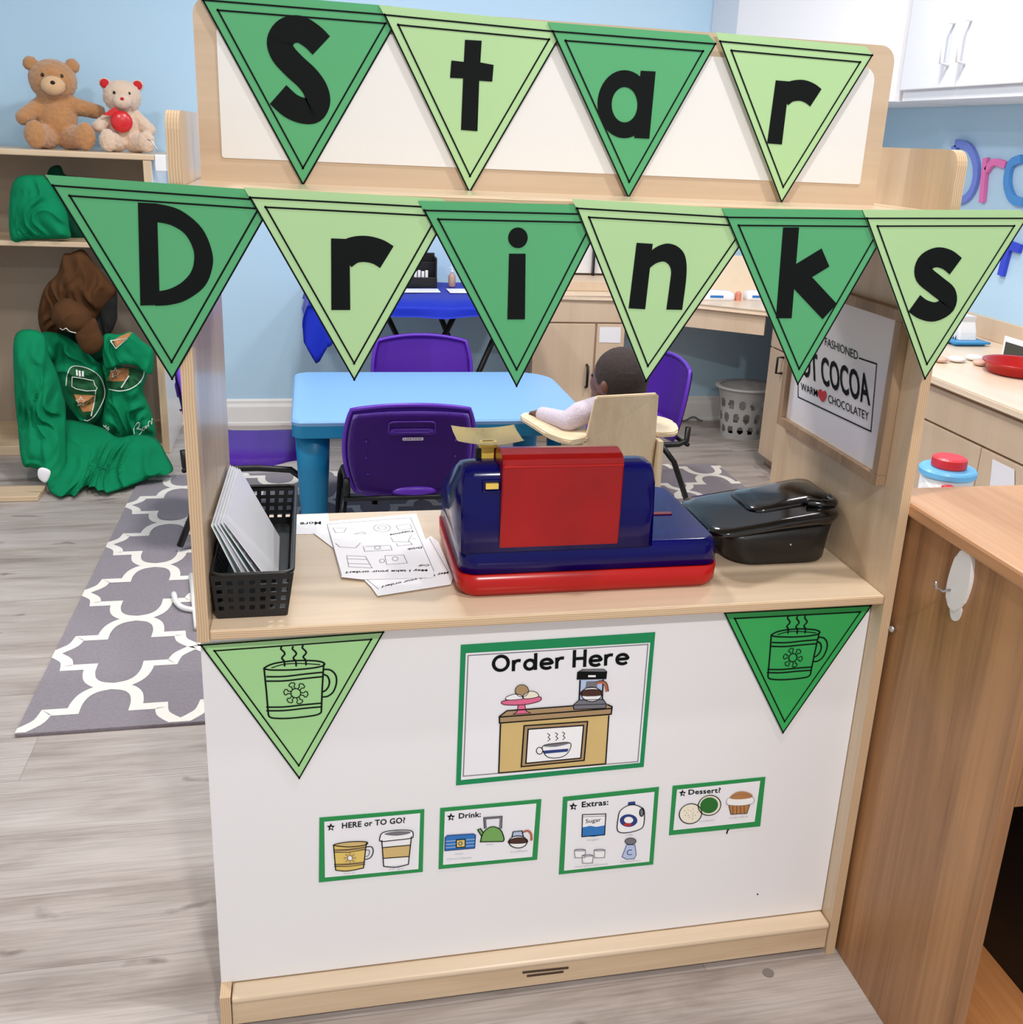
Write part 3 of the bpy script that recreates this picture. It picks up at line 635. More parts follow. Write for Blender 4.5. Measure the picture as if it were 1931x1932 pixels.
def star(cx, cy, r): return [(cx+(r if i % 2 == 0 else r*.45)*math.sin(i*PI/5), cy-(r if i % 2 == 0 else r*.45)*math.cos(i*PI/5)) for i in range(10)]
kA = K(580, 1450, 4.1978); kB = K(1030, 1440, 4.1978)
def small(name, label, corners, inner, k, title, tl, tr, tt, st, draw):
    t, a = sheet(name, label, corners, inner, GSHEET2, 'small menu cards on the white board')
    a.poly(INK, k(star(*st)), 1); a.poly(PAPER, k(star(st[0]+3, st[1]+2, st[2]*.35)), 3)
    a.text(INK, title, k([tl])[0], k([tr])[0], k([tt])[0], bold=.02, space=1.05); a.done('lettering', t)
    b = Art(FP(FB-.0012), (0, -1, 0), (1, 0, 0), lift=.0008)
    draw(lambda m, L, lay=1: b.poly(m, k(L), lay), lambda L, wd=.0015, c=False, lay=4, m=INK: b.stroke(m, k(L), wd, c, lay), b, k); b.done('menu_drawing', t)
def mt(b, k, s, p0, p1, h): b.text(PFAINT, s, k([p0])[0], k([p1])[0], k([(p0[0], p0[1]-h)])[0], lay=1)
def d1(P_, S_, b, k):
    body = smooth([(208, 600), (225, 800)], 1)+smooth([(225, 800), (320, 806), (445, 782)], 4)+[(468, 582)]
    P_(PYEL, body+[(210, 600)]); S_([(208, 600), (225, 800)]); S_(smooth([(225, 800), (320, 806), (445, 782)], 4)); S_([(445, 785), (468, 582)])
    P_(PTAN, smooth([(208, 600), (330, 575), (465, 575), (460, 600), (330, 615)], 4, True), 2); S_(smooth([(208, 600), (330, 575), (465, 575), (460, 600), (330, 615)], 4, True), c=True)
    for y0, y1 in ((638, 615), (658, 635), (752, 735), (770, 752)): S_([(212, y0), (330, y0), (460, y1)], .0009)
    P_(PTAN2, [(215, 755), (455, 735), (453, 752), (217, 772)], 2); P_(PTAN2, [(212, 640), (460, 617), (458, 635), (214, 658)], 2)
    S_(smooth([(465, 615), (510, 615), (522, 655), (500, 700), (455, 715)], 4)); S_(smooth([(463, 640), (488, 640), (492, 660), (480, 685), (458, 692)], 4), .0009)
    P_(PRINTW, ell(338, 703, 20, 20), 3); S_(ell(338, 703, 20, 20, n=16), .0008, True)
    for i in range(8): S_([(338+28*math.cos(i*PI/4), 703+28*math.sin(i*PI/4)), (338+50*math.cos(i*PI/4), 703+42*math.sin(i*PI/4))], .002, m=PTAN2)
    P_(PRINTW, [(590, 560), (825, 535), (800, 755), (605, 770)]); S_([(590, 560), (605, 770)]); S_(smooth([(605, 768), (700, 775), (800, 752)], 4)); S_([(825, 530), (800, 755)])
    P_(PTAN, [(592, 620), (815, 600), (808, 690), (600, 705)], 2); S_([(592, 620), (815, 600)]); S_([(600, 705), (808, 690)])
    P_(PRINTW, smooth([(575, 540), (600, 500), (700, 482), (820, 485), (838, 525), (820, 545), (700, 560), (585, 570)], 4, True), 3); S_(smooth([(575, 540), (600, 500), (700, 482), (820, 485), (838, 525), (820, 545), (700, 560), (585, 570)], 4, True), c=True)
    P_(PGREY, smooth([(608, 512), (700, 490), (810, 492), (800, 510), (700, 525)], 4, True), 4); mt(b, k, 'here', (290, 835), (375, 828), 14); mt(b, k, 'to go', (645, 803), (765, 792), 14)
def d2(P_, S_, b, k):
    P_(PBLUE, [(1092, 540), (1110, 525), (1315, 512), (1332, 522), (1325, 625), (1090, 645)]); S_([(1092, 540), (1110, 525), (1315, 512), (1332, 522), (1325, 625), (1090, 645)], c=True, m=PNAVY)
    for y in (565, 590, 615): S_([(1095, y+8), (1328, y-10)], .0012, m=PLBLUE, lay=2)
    P_(PYEL, [(1180, 560), (1250, 555), (1250, 615), (1180, 620)], 3); S_([(1180, 560), (1250, 555), (1250, 615), (1180, 620)], c=True); S_(ell(1212, 588, 14, 14, n=10), .0012, True, m=PNAVY)
    P_(PGREEN, smooth([(1370, 575), (1395, 500), (1460, 455), (1530, 480), (1558, 550), (1550, 572)], 4)); S_(smooth([(1370, 575), (1395, 500), (1460, 455), (1530, 480), (1558, 550), (1550, 572)], 4), c=True)
    S_([(1410, 470), (1405, 390), (1535, 380), (1530, 470)], .0042, lay=3, m=PGREY); S_([(1402, 470), (1397, 383), (1543, 372), (1540, 470)], .0008); P_(PGREEN, [(1352, 475), (1372, 470), (1395, 505), (1380, 530)], 2); S_([(1380, 530), (1348, 480), (1372, 470), (1395, 505)])
    P_(PRINTW, ell(1668, 575, 72, 48)); P_(PBROWN, smooth([(1598, 560), (1668, 540), (1735, 550), (1738, 585), (1600, 590)], 3, True), 2); S_(ell(1668, 575, 72, 48), c=True)
    P_(PLBLUE, [(1630, 495), (1700, 488), (1710, 532), (1620, 540)], 1); S_([(1620, 540), (1630, 495), (1700, 488), (1710, 532)]); S_(smooth([(1705, 500), (1745, 488), (1772, 515), (1775, 565)], 4), .0036, m=PCOP, lay=3)
    mt(b, k, 'hot', (1175, 682), (1235, 676), 18); mt(b, k, 'chocolate', (1105, 722), (1300, 708), 18); mt(b, k, 'tea', (1415, 605), (1475, 600), 14); mt(b, k, 'coffee', (1610, 665), (1745, 655), 18)
def d3(P_, S_, b, k):
    P_(PRINTW, smooth([(290, 400), (380, 392), (475, 398), (468, 560), (380, 578), (285, 575)], 2, True)); P_(PBLUE, [(290, 505), (350, 492), (400, 500), (468, 488), (465, 562), (380, 578), (288, 575)], 2)
    S_([(290, 402), (475, 396), (465, 562), (285, 577)], c=True); S_([(290, 420), (472, 412)], .0008, m=PGREY); b.text(INK, 'Sugar', k([(315, 470)])[0], k([(437, 456)])[0], k([(315, 438)])[0], lay=3)
    jug = smooth([(650, 330), (590, 370), (572, 430), (568, 530), (640, 545), (740, 520), (775, 480), (778, 370), (745, 340), (705, 325)], 3, True); P_(PRINTW, jug); S_(jug, c=True); P_(PNAVY, [(652, 305), (706, 298), (710, 325), (650, 330)], 2)
    P_(PNAVY, ell(655, 450, 70, 50), 2); P_(PRINTW, ell(655, 445, 36, 26), 3); P_(PRED, ell(648, 480, 30, 12), 4); P_(PGREY, ell(758, 385, 16, 30), 3); S_(ell(758, 385, 16, 30), c=True)
    for cx, cy in ((270, 712), (425, 712), (330, 755)):
        P_(PRINTW, ell(cx, cy, 44, 32, n=16), 1); S_([(cx-44, cy-30), (cx+44, cy-32), (cx+40, cy+30), (cx-40, cy+32)], .0009, True, m=PGREY); S_(ell(cx, cy-30, 42, 8, n=14), .0008, True, m=PGREY)
    P_(PLBLUE, [(640, 640), (705, 640), (715, 720), (700, 750), (640, 755), (602, 735)]); S_([(640, 640), (705, 640), (715, 720), (700, 750), (640, 755), (602, 735)], .0009, True, m=PNAVY); P_(PGREY, ell(670, 612, 44, 26), 2); S_(ell(670, 612, 44, 26), .0009, True)
    b.text(PNAVY, 'C', k([(640, 725)])[0], k([(682, 722)])[0], k([(640, 678)])[0], lay=3)
    mt(b, k, 'sugar', (330, 612), (425, 604), 16); mt(b, k, 'milk', (635, 572), (690, 568), 14); mt(b, k, 'marshmallows', (232, 825), (490, 800), 18); mt(b, k, 'cinnamon', (590, 785), (750, 772), 15)
def d4(P_, S_, b, k):
    P_(PCREAM, ell(1145, 395, 90, 78, rot=-.3)); S_(ell(1145, 395, 90, 78, rot=-.3), c=True)
    P_(PCREAM, ell(1295, 328, 90, 78, rot=-.3), 3); S_(ell(1295, 328, 90, 78, rot=-.3), c=True, lay=5); P_(PDGREEN, ell(1292, 328, 72, 62, rot=-.3), 4)
    for i in range(14): P_(PTAN2, ell(1145+60*math.cos(i*2.4)*(.3+.7*(i/14)), 395+50*math.sin(i*2.4)*(.3+.7*(i/14)), 4, 4, n=6), 2)
    P_(PORANGE, [(1448, 330), (1615, 320), (1592, 392), (1465, 400)]); S_([(1448, 330), (1465, 400), (1592, 392), (1615, 320)], .0009)
    for x in (1480, 1510, 1540, 1570): S_([(x, 330), (x+2, 398)], .0008, m=PBROWN, lay=2)
    P_(PRINTW, smooth([(1435, 320), (1445, 270), (1540, 240), (1635, 262), (1640, 310), (1540, 330)], 3, True), 2); S_(smooth([(1435, 320), (1445, 270), (1540, 240), (1635, 262), (1640, 310), (1540, 330)], 3, True), .0007, True, m=PGREY)
    P_(PORANGE, smooth([(1455, 272), (1500, 228), (1565, 218), (1625, 238), (1630, 265), (1540, 280)], 3, True), 3); mt(b, k, 'cookies', (1215, 465), (1335, 452), 16); mt(b, k, 'cupcake', (1455, 436), (1598, 425), 18)
small('menu_card', 'green bordered card reading HERE or TO GO, leftmost of the row', [(603, 1543), (801, 1527), (798, 1645), (602, 1665)], kA([(135, 420), (895, 352), (880, 795), (140, 862)]), kA, 'HERE or TO GO?', (275, 470), (775, 425), (275, 425), (187, 462, 34), d1)
small('menu_card', 'green bordered card reading Drink, with kettle and coffee pot', [(831, 1525), (1022, 1508), (1014, 1622), (828, 1640)], kA([(1090, 340), (1815, 275), (1782, 698), (1075, 762)]), kA, 'Drink:', (1200, 392), (1375, 378), (1200, 350), (1138, 382, 34), d2)
small('menu_card', 'green bordered card reading Extras, with sugar and milk pictures', [(1063, 1504), (1244, 1485), (1233, 1631), (1055, 1650)], kB([(172, 298), (862, 225), (820, 778), (145, 850)]), kB, 'Extras:', (285, 345), (495, 325), (285, 300), (218, 340, 34), d3)
small('menu_card', 'green bordered card reading Dessert, rightmost of the row', [(1270, 1483), (1445, 1466), (1435, 1559), (1263, 1576)], kB([(1040, 208), (1700, 138), (1655, 462), (1010, 530)]), kB, 'Dessert?', (1130, 245), (1385, 228), (1130, 205), (1083, 235, 30), d4)
# ------------------------------------------------------------ framed cocoa picture on the right inner side
PXX = 1-T
t = thing('cocoa_picture', 'wooden framed hot cocoa print on the inside of the right panel', 'picture', (PXX, .22, .83))
y0, y1, z0, z1 = .046, .392, .827, 1.088
def ringbox(bm, x, ya, yb, za, zb, wd, mi=0, bev=.001):
    addbox(bm, x, (ya, yb), (za, za+wd), bev, mi); addbox(bm, x, (ya, yb), (zb-wd, zb), bev, mi)
    addbox(bm, x, (ya, ya+wd), (za+wd, zb-wd), bev, mi); addbox(bm, x, (yb-wd, yb), (za+wd, zb-wd), bev, mi)
bm = bmesh.new(); ringbox(bm, (PXX-.016, PXX-.0005), y0, y1, z0, z1, .016); fin(bm, 'frame', FRAMEW, t)
GL = mat('glossy_print', (232, 228, 230), .15, var=.01, coat=.5)
box('print_sheet', GL, (PXX-.007, PXX-.004), (y0+.014, y1-.014), (z0+.014, z1-.014), t, bev=0)
a = Art(FP(PXX-.007, 'x'), (-1, 0, 0), (0, -1, 0)); k = k6
a.text(INK, 'HOT COCOA', k([(352, 880)])[0], k([(855, 1105)])[0], k([(345, 700)])[0], bold=.018)
a.text(INK, 'OLD FASHIONED', k([(465, 668)])[0], k([(772, 806)])[0], k([(465, 612)])[0], bold=0)
a.text(INK, 'WARM', k([(395, 1002)])[0], k([(505, 1052)])[0], k([(393, 950)])[0], bold=.004); a.text(INK, 'CHOCOLATEY', k([(575, 1085)])[0], k([(845, 1208)])[0], k([(575, 1030)])[0], bold=.004)
a.poly(PRED, k(smooth([(537, 1082), (510, 1040), (512, 1008), (528, 998), (540, 1015), (555, 1008), (565, 1030), (558, 1065)], 3, True)), 3)
for L_ in ([(375, 950), (375, 1050), (858, 1278), (897, 832), (778, 792)], [(375, 950), (378, 640), (450, 665)]): a.stroke(INK, k(L_), .0022)
a.done('lettering', t)

# ------------------------------------------------------------ cash register
RG = thing('toy_cash_register', 'red and blue plastic toy cash register on the counter', 'cash register', (.545, .19, ZC))
RX0, RX1, RY0, RY1 = .348, .742, .056, .315
def outline(x0, x1, y0, y1, r, z, n=6): return [(x, y, z) for x, y in rrect(x0, x1, y0, y1, r, n)]
bm = bmesh.new(); loft(bm, [outline(RX0+.008, RX1-.008, RY0+.008, RY1-.006, .025, ZC), outline(RX0+.001, RX1-.001, RY0+.001, RY1, .028, ZC+.01), outline(RX0, RX1, RY0, RY1, .028, ZC+.036)])

o = fin(bm, "base", REDP, RG)
for f in o.data.polygons: f.use_smooth = abs(f.normal.z) < .9
bm = bmesh.new(); loft(bm, [outline(RX0+.002, RX1-.002, RY0+.002, RY1-.002, .026, ZC+.037), outline(RX0+.004, RX1-.004, RY0+.004, RY1-.004, .026, ZC+.066), outline(RX0+.008, RX1-.008, RY0+.008, RY1-.008, .024, ZC+.0735), outline(RX0+.013, RX1-.013, RY0+.013, RY1-.013, .02, ZC+.0755)])
o = fin(bm, 'lower_body', BLUEP, RG)
for f in o.data.polygons: f.use_smooth = abs(f.normal.z) < .95
# tall housing: slopes down to the seller's side
def housing(name, x0, x1, m, yf, yb, zt, rr=.018, slope=.06):
    loops = []
    for x, ins in ((x0, rr*.5), (x0+rr*.35, rr*.1), (x0+rr, 0), (x1-rr, 0), (x1-rr*.35, rr*.1), (x1, rr*.5)):
        P = [(yf+.002+ins*.3, ZC+.07), (yf+.006+ins*.5, ZC+.13), (yf+.01+ins*.6, zt-rr-ins), (yf+.013+ins, zt-rr*.4-ins), (yf+.022+ins, zt-ins), (yf+.055, zt-ins), (yf+.075, zt-.006-ins), (yb-.05, ZC+.12-ins*.5), (yb-.01-ins, ZC+.095-ins*.5), (yb-ins*.5, ZC+.07)]
        loops.append([(x, y, z) for y, z in P])
    bm = bmesh.new(); loft(bm, loops); bmesh.ops.bevel(bm, geom=[e for e in bm.edges if e.calc_face_angle(0) > .5], offset=.003, segments=2, affect='EDGES')
    o = fin(bm, name, m, RG, True); return o
housing('housing', RX0+.003, .632, BLUEP, RY0, RY1-.01, .861)
# red display window, proud of the housing
bm = bmesh.new(); loops = []
for x in (.405, .407, .576, .578):
    i_ = 0 if .406 < x < .577 else .002
    P = [(.0545+i_, .747), (.0525+i_, .80), (.0525+i_, .866-i_), (.0555, .876-i_), (.064, .881-i_), (.085, .884-i_), (.105, .880-i_), (.15, .85)]
    loops.append([(x, y, z) for y, z in P])
loft(bm, loops); fin(bm, 'display_window', REDT, RG)
box('window_ridge', REDP, (.4055, .5775), (.051, .058), (.8645, .8685), RG, .0012)
box('sticker_slot', YELP, (.3835, .4015), (.0600, .066), (.8325, .8405), RG, .0005)
bm = bmesh.new(); ringz = [(.3795, .0612, .8285), (.4035, .0612, .8285), (.4035, .0612, .8445), (.3795, .0612, .8445)]
tube(bm, ringz, .0012, 6, closed=True); fin(bm, 'slot_rim', BLUEP, RG)
box('drawer_slot', mat('dark_red_plastic', (120, 20, 28), .3), (.66, .70), (.168, .178), (ZC+.0753, ZC+.0775), RG, .0008)
# scanning tray on a stem
bm = bmesh.new(); addbox(bm, (.386, .404), (.118, .124), (.845, .884), .001); addbox(bm, (.382, .408), (.116, .126), (.874, .884), .002); fin(bm, 'scale_stem', YELP, RG)
box('stem_clamp', METALB, (.379, .412), (.124, .14), (.85, .872), RG, .002)
bm = bmesh.new(); R_ = []
for j in range(5):
    yy = .092+j*.022; row = []
    for i in range(13):
        u = i/12*2-1; x = .3965+u*.047; z = .8835+.0045*abs(u)**2.2+(.003 if j in (0, 4) else 0); row.append((x, yy+(.006*abs(u) if j == 0 else 0), z))
    R_.append(row)
vs = [[bm.verts.new(p) for p in r] for r in R_]
for j in range(4):
    for i in range(12): bm.faces.new((vs[j][i], vs[j][i+1], vs[j+1][i+1], vs[j+1][i]))
bmesh.ops.solidify(bm, geom=bm.faces[:], thickness=.005); fin(bm, 'scale_pan', YELPALE, RG, True)

# ------------------------------------------------------------ wire-like plastic basket with order sheets
BK = thing('basket', 'black open weave plastic basket at left end of the counter', 'basket', (.07, .2, ZC))
def bk(z, e=0): f = (z-ZC)/.065; return (.024-.005*f+e, .112+.010*f-e, .035-.006*f+e, .372+.01*f-e)
bm = bmesh.new(); zt = ZC+.065
def wallstrip(p0, p1, q0, q1, nx, nz, bm, th):
    """lattice between bottom edge p0-p1 and top edge q0-q1 with holes"""
    p0, p1, q0, q1 = map(Vector, (p0, p1, q0, q1)); n = (p1-p0).cross(q0-p0).normalized()
    us = [0]; 
    for i in range(nx): us += [(i+.24)/nx, (i+.76)/nx]
    us.append(1); vsn = [0, .12]
    for j in range(nz): vsn += [.14+(j+.22)/nz*.78, .14+(j+.74)/nz*.78]
    vsn.append(1); vsn[1] = .13
    vsn = sorted(set([0]+vsn[2:]+[1]))
    f = lambda u, v: (p0.lerp(p1, u)).lerp(q0.lerp(q1, u), v)
    G = [[(bm.verts.new(f(u, v)), bm.verts.new(f(u, v)+n*th)) for u in us] for v in vsn]
    hole = lambda i, j: 0 <= i < len(us)-1 and 0 <= j < len(vsn)-1 and not (i % 2 == 1 and j % 2 == 1)
    for j in range(len(vsn)-1):
        for i in range(len(us)-1):
            if not hole(i, j): continue
            for s in (0, 1): bm.faces.new((G[j][i][s], G[j][i+1][s], G[j+1][i+1][s], G[j+1][i][s]))
            for (a_, b_, ni, nj) in (((j, i), (j, i+1), i, j-1), ((j+1, i), (j+1, i+1), i, j+1), ((j, i), (j+1, i), i-1, j), ((j, i+1), (j+1, i+1), i+1, j)):
                if not hole(ni, nj): bm.faces.new((G[a_[0]][a_[1]][0], G[b_[0]][b_[1]][0], G[b_[0]][b_[1]][1], G[a_[0]][a_[1]][1]))
def cor(b, z): x0, x1, y0_, y1_ = b; return [(x0, y0_, z), (x1, y0_, z), (x1, y1_, z), (x0, y1_, z)]
c0, c1 = cor(bk(ZC+.001), ZC+.001), cor(bk(zt), zt)
for i, nx in ((0, 7), (1, 20), (2, 7), (3, 20)):
    wallstrip(c0[i], c0[(i+1) % 4], c1[i], c1[(i+1) % 4], nx, 4, bm, .0018)
fin(bm, 'lattice_wall', BLACKP, BK)
b0 = bk(ZC); box('bottom', BLACKP, b0[:2], b0[2:], (ZC, ZC+.003), BK, .001)
b1 = bk(zt); bm = bmesh.new(); tube(bm, [(x, y, zt) for x, y in rrect(b1[0], b1[1], b1[2], b1[3], .012, 4)], .0032, 8, closed=True); fin(bm, 'rim', BLACKP, BK, True)
# order sheets leaning inside
LAM = mat('laminated_sheet', (236, 238, 244), .25, coat=.2, var=.02); GE = mat('green_print_edge', (40, 110, 84), .5)
for i, (dx, lab) in enumerate([(0, 'white laminated sheet, frontmost of those leaning in black basket'), (-.0036, 'white laminated sheet second from the front in black basket'), (-.0072, 'white laminated sheet in the middle of the row in black basket'), (-.0108, 'white laminated sheet with green edge, second from the side panel'), (-.014, 'white laminated sheet nearest the side panel in black basket')]):
    tn = Vector((.0355-.0034*i, .068-.007*i, .794+.0015*i)); tf = Vector((.0355-.0034*i, .362, .772+.0015*i)); bf = Vector((.098-.004*i, .264, .691)); bf2 = Vector((.101-.006*i, .096, .699)); bn = Vector((.087-.0085*i, .043, .724-.001*i))
    P = [tn, tf, bf, bf2, bn]
    n = (tf-tn).cross(bn-tn).normalized()
    bm = bmesh.new(); prism(bm, P, n*.0012)
    if i in (1, 3):
        pass
    if i in (1, 2, 4):
        e_ = (tf-tn).normalized(); m_ = 1 if i != 1 else 2
        for k_ in range(26):
            if (k_*7) % 5 == 0 and m_ == 2: continue
            q_ = tn.lerp(bn, .04+k_/26*.92); d_ = (bn-tn)/26*.8; nn = n if n.x > 0 else -n
            vs_ = [bm.verts.new(v_+nn*.0016) for v_ in (q_+e_*.003, q_+d_+e_*.003, q_+d_+e_*.011, q_+e_*.011)]; bm.faces.new(vs_).material_index = m_
    o = fin(bm, 'laminated_sheet', [LAM, GE, PGREY]); tag(o, lab, 'sheet', 'laminated sheets in the black basket')

# ------------------------------------------------------------ loose papers
def paper(label, pts, z, draw=None):
    fn = FP(z, 'z'); P = [fn(*p) for p in pts]; c = sum(P, Vector())/len(P)
    t = thing('order_form', label, 'paper', (c.x, c.y, z), 0, 'order forms on the counter')
    bm = bmesh.new(); prism(bm, P, (0, 0, -.0006)); fin(bm, 'paper', PAPER, t)
    if draw:
        a = Art(fn, (0, 0, 1), (1, 0, 0), lift=.0001); draw(a); a.done('printing', t)
kP = K(590, 950, 6.8964); kQ = K(340, 800, 3.7135)
def toff(a, k, s, p0, p1, h, m=INK, bold=.02): a.text(m, s, k([p0])[0], k([p1])[0], k([(p0[0], p0[1]+h)])[0], lay=1, bold=bold)
def pd1(a): toff(a, kQ, 'More', (988, 683), (840, 690), 22)
def pd2(a): toff(a, kP, 'May I take your order?', (1770, 885), (900, 1072), 26); a.stroke(PGREY, kP([(700, 985), (860, 1115)]), .0008); a.stroke(PGREY, kP([(1520, 455), (1760, 880)]), .0008)
def pd3(a):
    toff(a, kP, 'May I take your order?', (1495, 858), (430, 885), 26); toff(a, kP, 'Cup', (1520, 790), (1380, 805), 24); toff(a, kP, 'Drink', (1425, 560), (1230, 588), 24); toff(a, kP, 'Toppings', (1325, 345), (1005, 400), 22)
    S_ = lambda L, c=False, w_=.0009: a.stroke(PGREY, kP(L), w_, c)
    S_([(190, 270), (1275, 185), (1580, 880)]); S_([(190, 270), (380, 940)])
    S_([(445, 680), (690, 690), (775, 840), (470, 825)], True); S_([(440, 720), (715, 730)]); S_([(455, 780), (745, 790)])
    S_([(940, 680), (1185, 670), (1235, 775), (965, 795)], True); S_(ell(905, 748, 34, 24, n=12), True); S_(ell(1075, 720, 38, 26, n=12), True)
    S_([(660, 560), (680, 625), (1035, 605), (1010, 545)]); S_([(690, 560), (1000, 545)]); S_(ell(845, 575, 40, 22, n=12), True)
    S_([(1020, 445), (1050, 500), (1240, 500), (1290, 410)]); S_([(1090, 520), (1110, 555), (1300, 535), (1250, 490)]); S_([(1290, 450), (1350, 465)])
    S_([(300, 520), (350, 565), (560, 580), (620, 515)]); S_([(265, 320), (300, 380), (410, 375), (440, 320)], True); S_(ell(905, 320, 110, 50, n=16), True); S_(ell(905, 318, 55, 24, n=12), True); S_([(1085, 290), (1270, 270), (1295, 330), (1120, 345)], True); S_([(545, 400), (640, 370), (700, 395)], True)
paper('white paper reading More at the back edge of the counter', kQ([(790, 640), (1035, 625), (1060, 770), (800, 772)]), ZC+.0008, pd1)
paper('order form sticking out leftmost under the top form', kQ([(930, 760), (1030, 690), (1120, 870), (1075, 870)]), ZC+.0016)
paper('order form lowest of the loose pile, its corner towards the counter edge', kP([(640, 960), (1350, 560), (1540, 420), (1640, 500), (1830, 960), (1800, 1050), (845, 1200), (760, 1080)]), ZC+.0024, pd2)
paper('order form with cup and topping drawings on top of the loose pile', kP([(180, 235), (1350, 130), (1590, 800), (1560, 960), (640, 985), (375, 955)]), ZC+.0034, pd3)

# ------------------------------------------------------------ black tub with glossy lid
TB = thing('black_tub', 'black plastic tub with glossy flared lid right of the register', 'tub', (.88, .2, ZC))
bm = bmesh.new()
def qloop(cx, cy, hx, hy, r, z, tx=0, ty=0): return [(x, y, z+tx*(x-cx)+ty*(y-cy)) for x, y in rrect(cx-hx, cx+hx, cy-hy, cy+hy, r, 6)]
loft(bm, [qloop(.877, .190, .074, .056, .035, ZC), qloop(.876, .190, .085, .066, .042, ZC+.006), qloop(.871, .196, .091, .072, .036, ZC+.04), qloop(.868, .200, .097, .077, .032, ZC+.059, .09)])
o = fin(bm, 'tub_body', BLACKP, TB, True)
bm = bmesh.new(); loft(bm, [qloop(.868, .201, .099, .079, .03, ZC+.060, .10), qloop(.862, .204, .110, .086, .030, ZC+.066, .14), qloop(.860, .204, .108, .084, .028, ZC+.072, .14), qloop(.862, .204, .094, .070, .026, ZC+.075, .14)])
fin(bm, 'tub_rim', BLACKG, TB, True)
bm = bmesh.new()
loft(bm, [qloop(.908, .222, .068, .050, .022, ZC+.078, .15), qloop(.906, .222, .072, .054, .024, ZC+.082, .15), qloop(.906, .222, .066, .048, .020, ZC+.087, .15), qloop(.906, .222, .045, .030, .015, ZC+.089, .15)])
fin(bm, 'lid', BLACKG, TB, True)
bm = bmesh.new(); P = smooth([(.925, .165), (.950, .155), (.970, .160), (.974, .185)], 4); tube(bm, [(x, y, ZC+.090) for x, y in P], .0075, 10); fin(bm, 'spout', BLACKG, TB, True)
bm = bmesh.new(); bmesh.ops.create_icosphere(bm, subdivisions=2, radius=.0022, matrix=Matrix.Translation((.885, .1235, ZC+.036))); fin(bm, 'rivet', CHROME, TB, True)

# ------------------------------------------------------------ brown cabinet to the right
BC = thing('brown_cabinet', 'brown oak low cabinet standing right against the play stand', 'cabinet', (1.25, -.4, 0))
CX, CZ = 1.008, .795
bm = bmesh.new(); addbox(bm, (CX, CX+.020), (-.290, .05), (0, CZ), .0008); fin(bm, 'side_panel', OAK, BC)
box('side_panel', OAK, (1.80, 1.82), (-.290, .05), (0, CZ), BC, .001)
box('back_panel', OAK, (CX+.021, 1.799), (.032, .05), (.02, CZ-.001), BC, 0)
box('top', OAKTOP, (CX-.008, 1.83), (-.30, .066), (CZ, CZ+.022), BC, .005)
box('front_rail', OAK, (CX+.021, 1.799), (-.289, -.272), (.502, CZ-.001), BC, .001)
box('bottom_board', OAKIN, (CX+.021, 1.799), (-.289, .031), (.080, .100), BC, .001)
box('kick_board', OAK, (CX+.021, 1.799), (-.25, -.235), (0, .079), BC, .001)
DK = mat('black_bin_plastic', (10, 9, 9), .6)
t = thing('storage_bin', 'black bin on the bottom board inside the brown cabinet', 'bin', (1.3, -.12, .1))
bm = bmesh.new(); loft(bm, [[(x, y, .101) for x, y in rrect(1.184, 1.64, -.262, .02, .01, 3)], [(x, y, .40) for x, y in rrect(1.150, 1.66, -.270, .026, .01, 3)]]); fin(bm, 'bin_body', DK, t)
bm = bmesh.new(); tube(bm, [(x, y, .402) for x, y in rrect(1.148, 1.662, -.268, .024, .012, 3)], .005, 8, closed=True); fin(bm, 'rim', DK, t, True)
HK = thing('adhesive_hook', 'white oval adhesive hook with metal prong on brown cabinet side', 'hook', (CX, -.13, .74))
fx = FP(CX, 'x'); kH = K(1280, 860, 2.9662)
def xplate(name, L, th, m, par, bev=.0015):
    P = [fx(*p) for p in L]; bm = bmesh.new(); prism(bm, P, (-th, 0, 0), bev=bev); return fin(bm, name, m, par)
xplate('hook_plate', kH(smooth([(1620, 525), (1655, 545), (1662, 620), (1645, 740), (1600, 845), (1555, 865), (1525, 830), (1522, 740), (1545, 640), (1580, 550)], 4, True)), .006, TRIMW, HK)
xplate('pull_tab', kH(smooth([(1530, 835), (1590, 850), (1580, 905), (1558, 925), (1532, 905)], 3, True)), .0015, TRIMW, HK, 0)
q0 = fx(*kH([(1545, 748)])[0]); bm = bmesh.new(); tube(bm, [q0+Vector((-.004, 0, 0)), q0+Vector((-.018, 0, -.002)), q0+Vector((-.028, 0, .004)), q0+Vector((-.031, 0, .014))], .0018, 8); fin(bm, 'prong', CHROME, HK, True)
bm = bmesh.new(); q1 = fx(1690, 1187); bmesh.ops.create_uvsphere(bm, u_segments=12, v_segments=8, radius=.0055, matrix=Matrix.Translation(Vector((1.0035, -.004, q1.z)))); o = fin(bm, 'screw_head', CHROME, BC, True)
# felt dot on the floor
bm = bmesh.new(); q2 = A(1450, 1836, 'z', 0); lathe(bm, [(.0095, 0), (.0095, .0012)], q2, 20); tag(fin(bm, 'felt_dot', mat('grey_felt', (128, 118, 116), .95)), 'small round grey dot on the floor in front of the stand', 'dot')

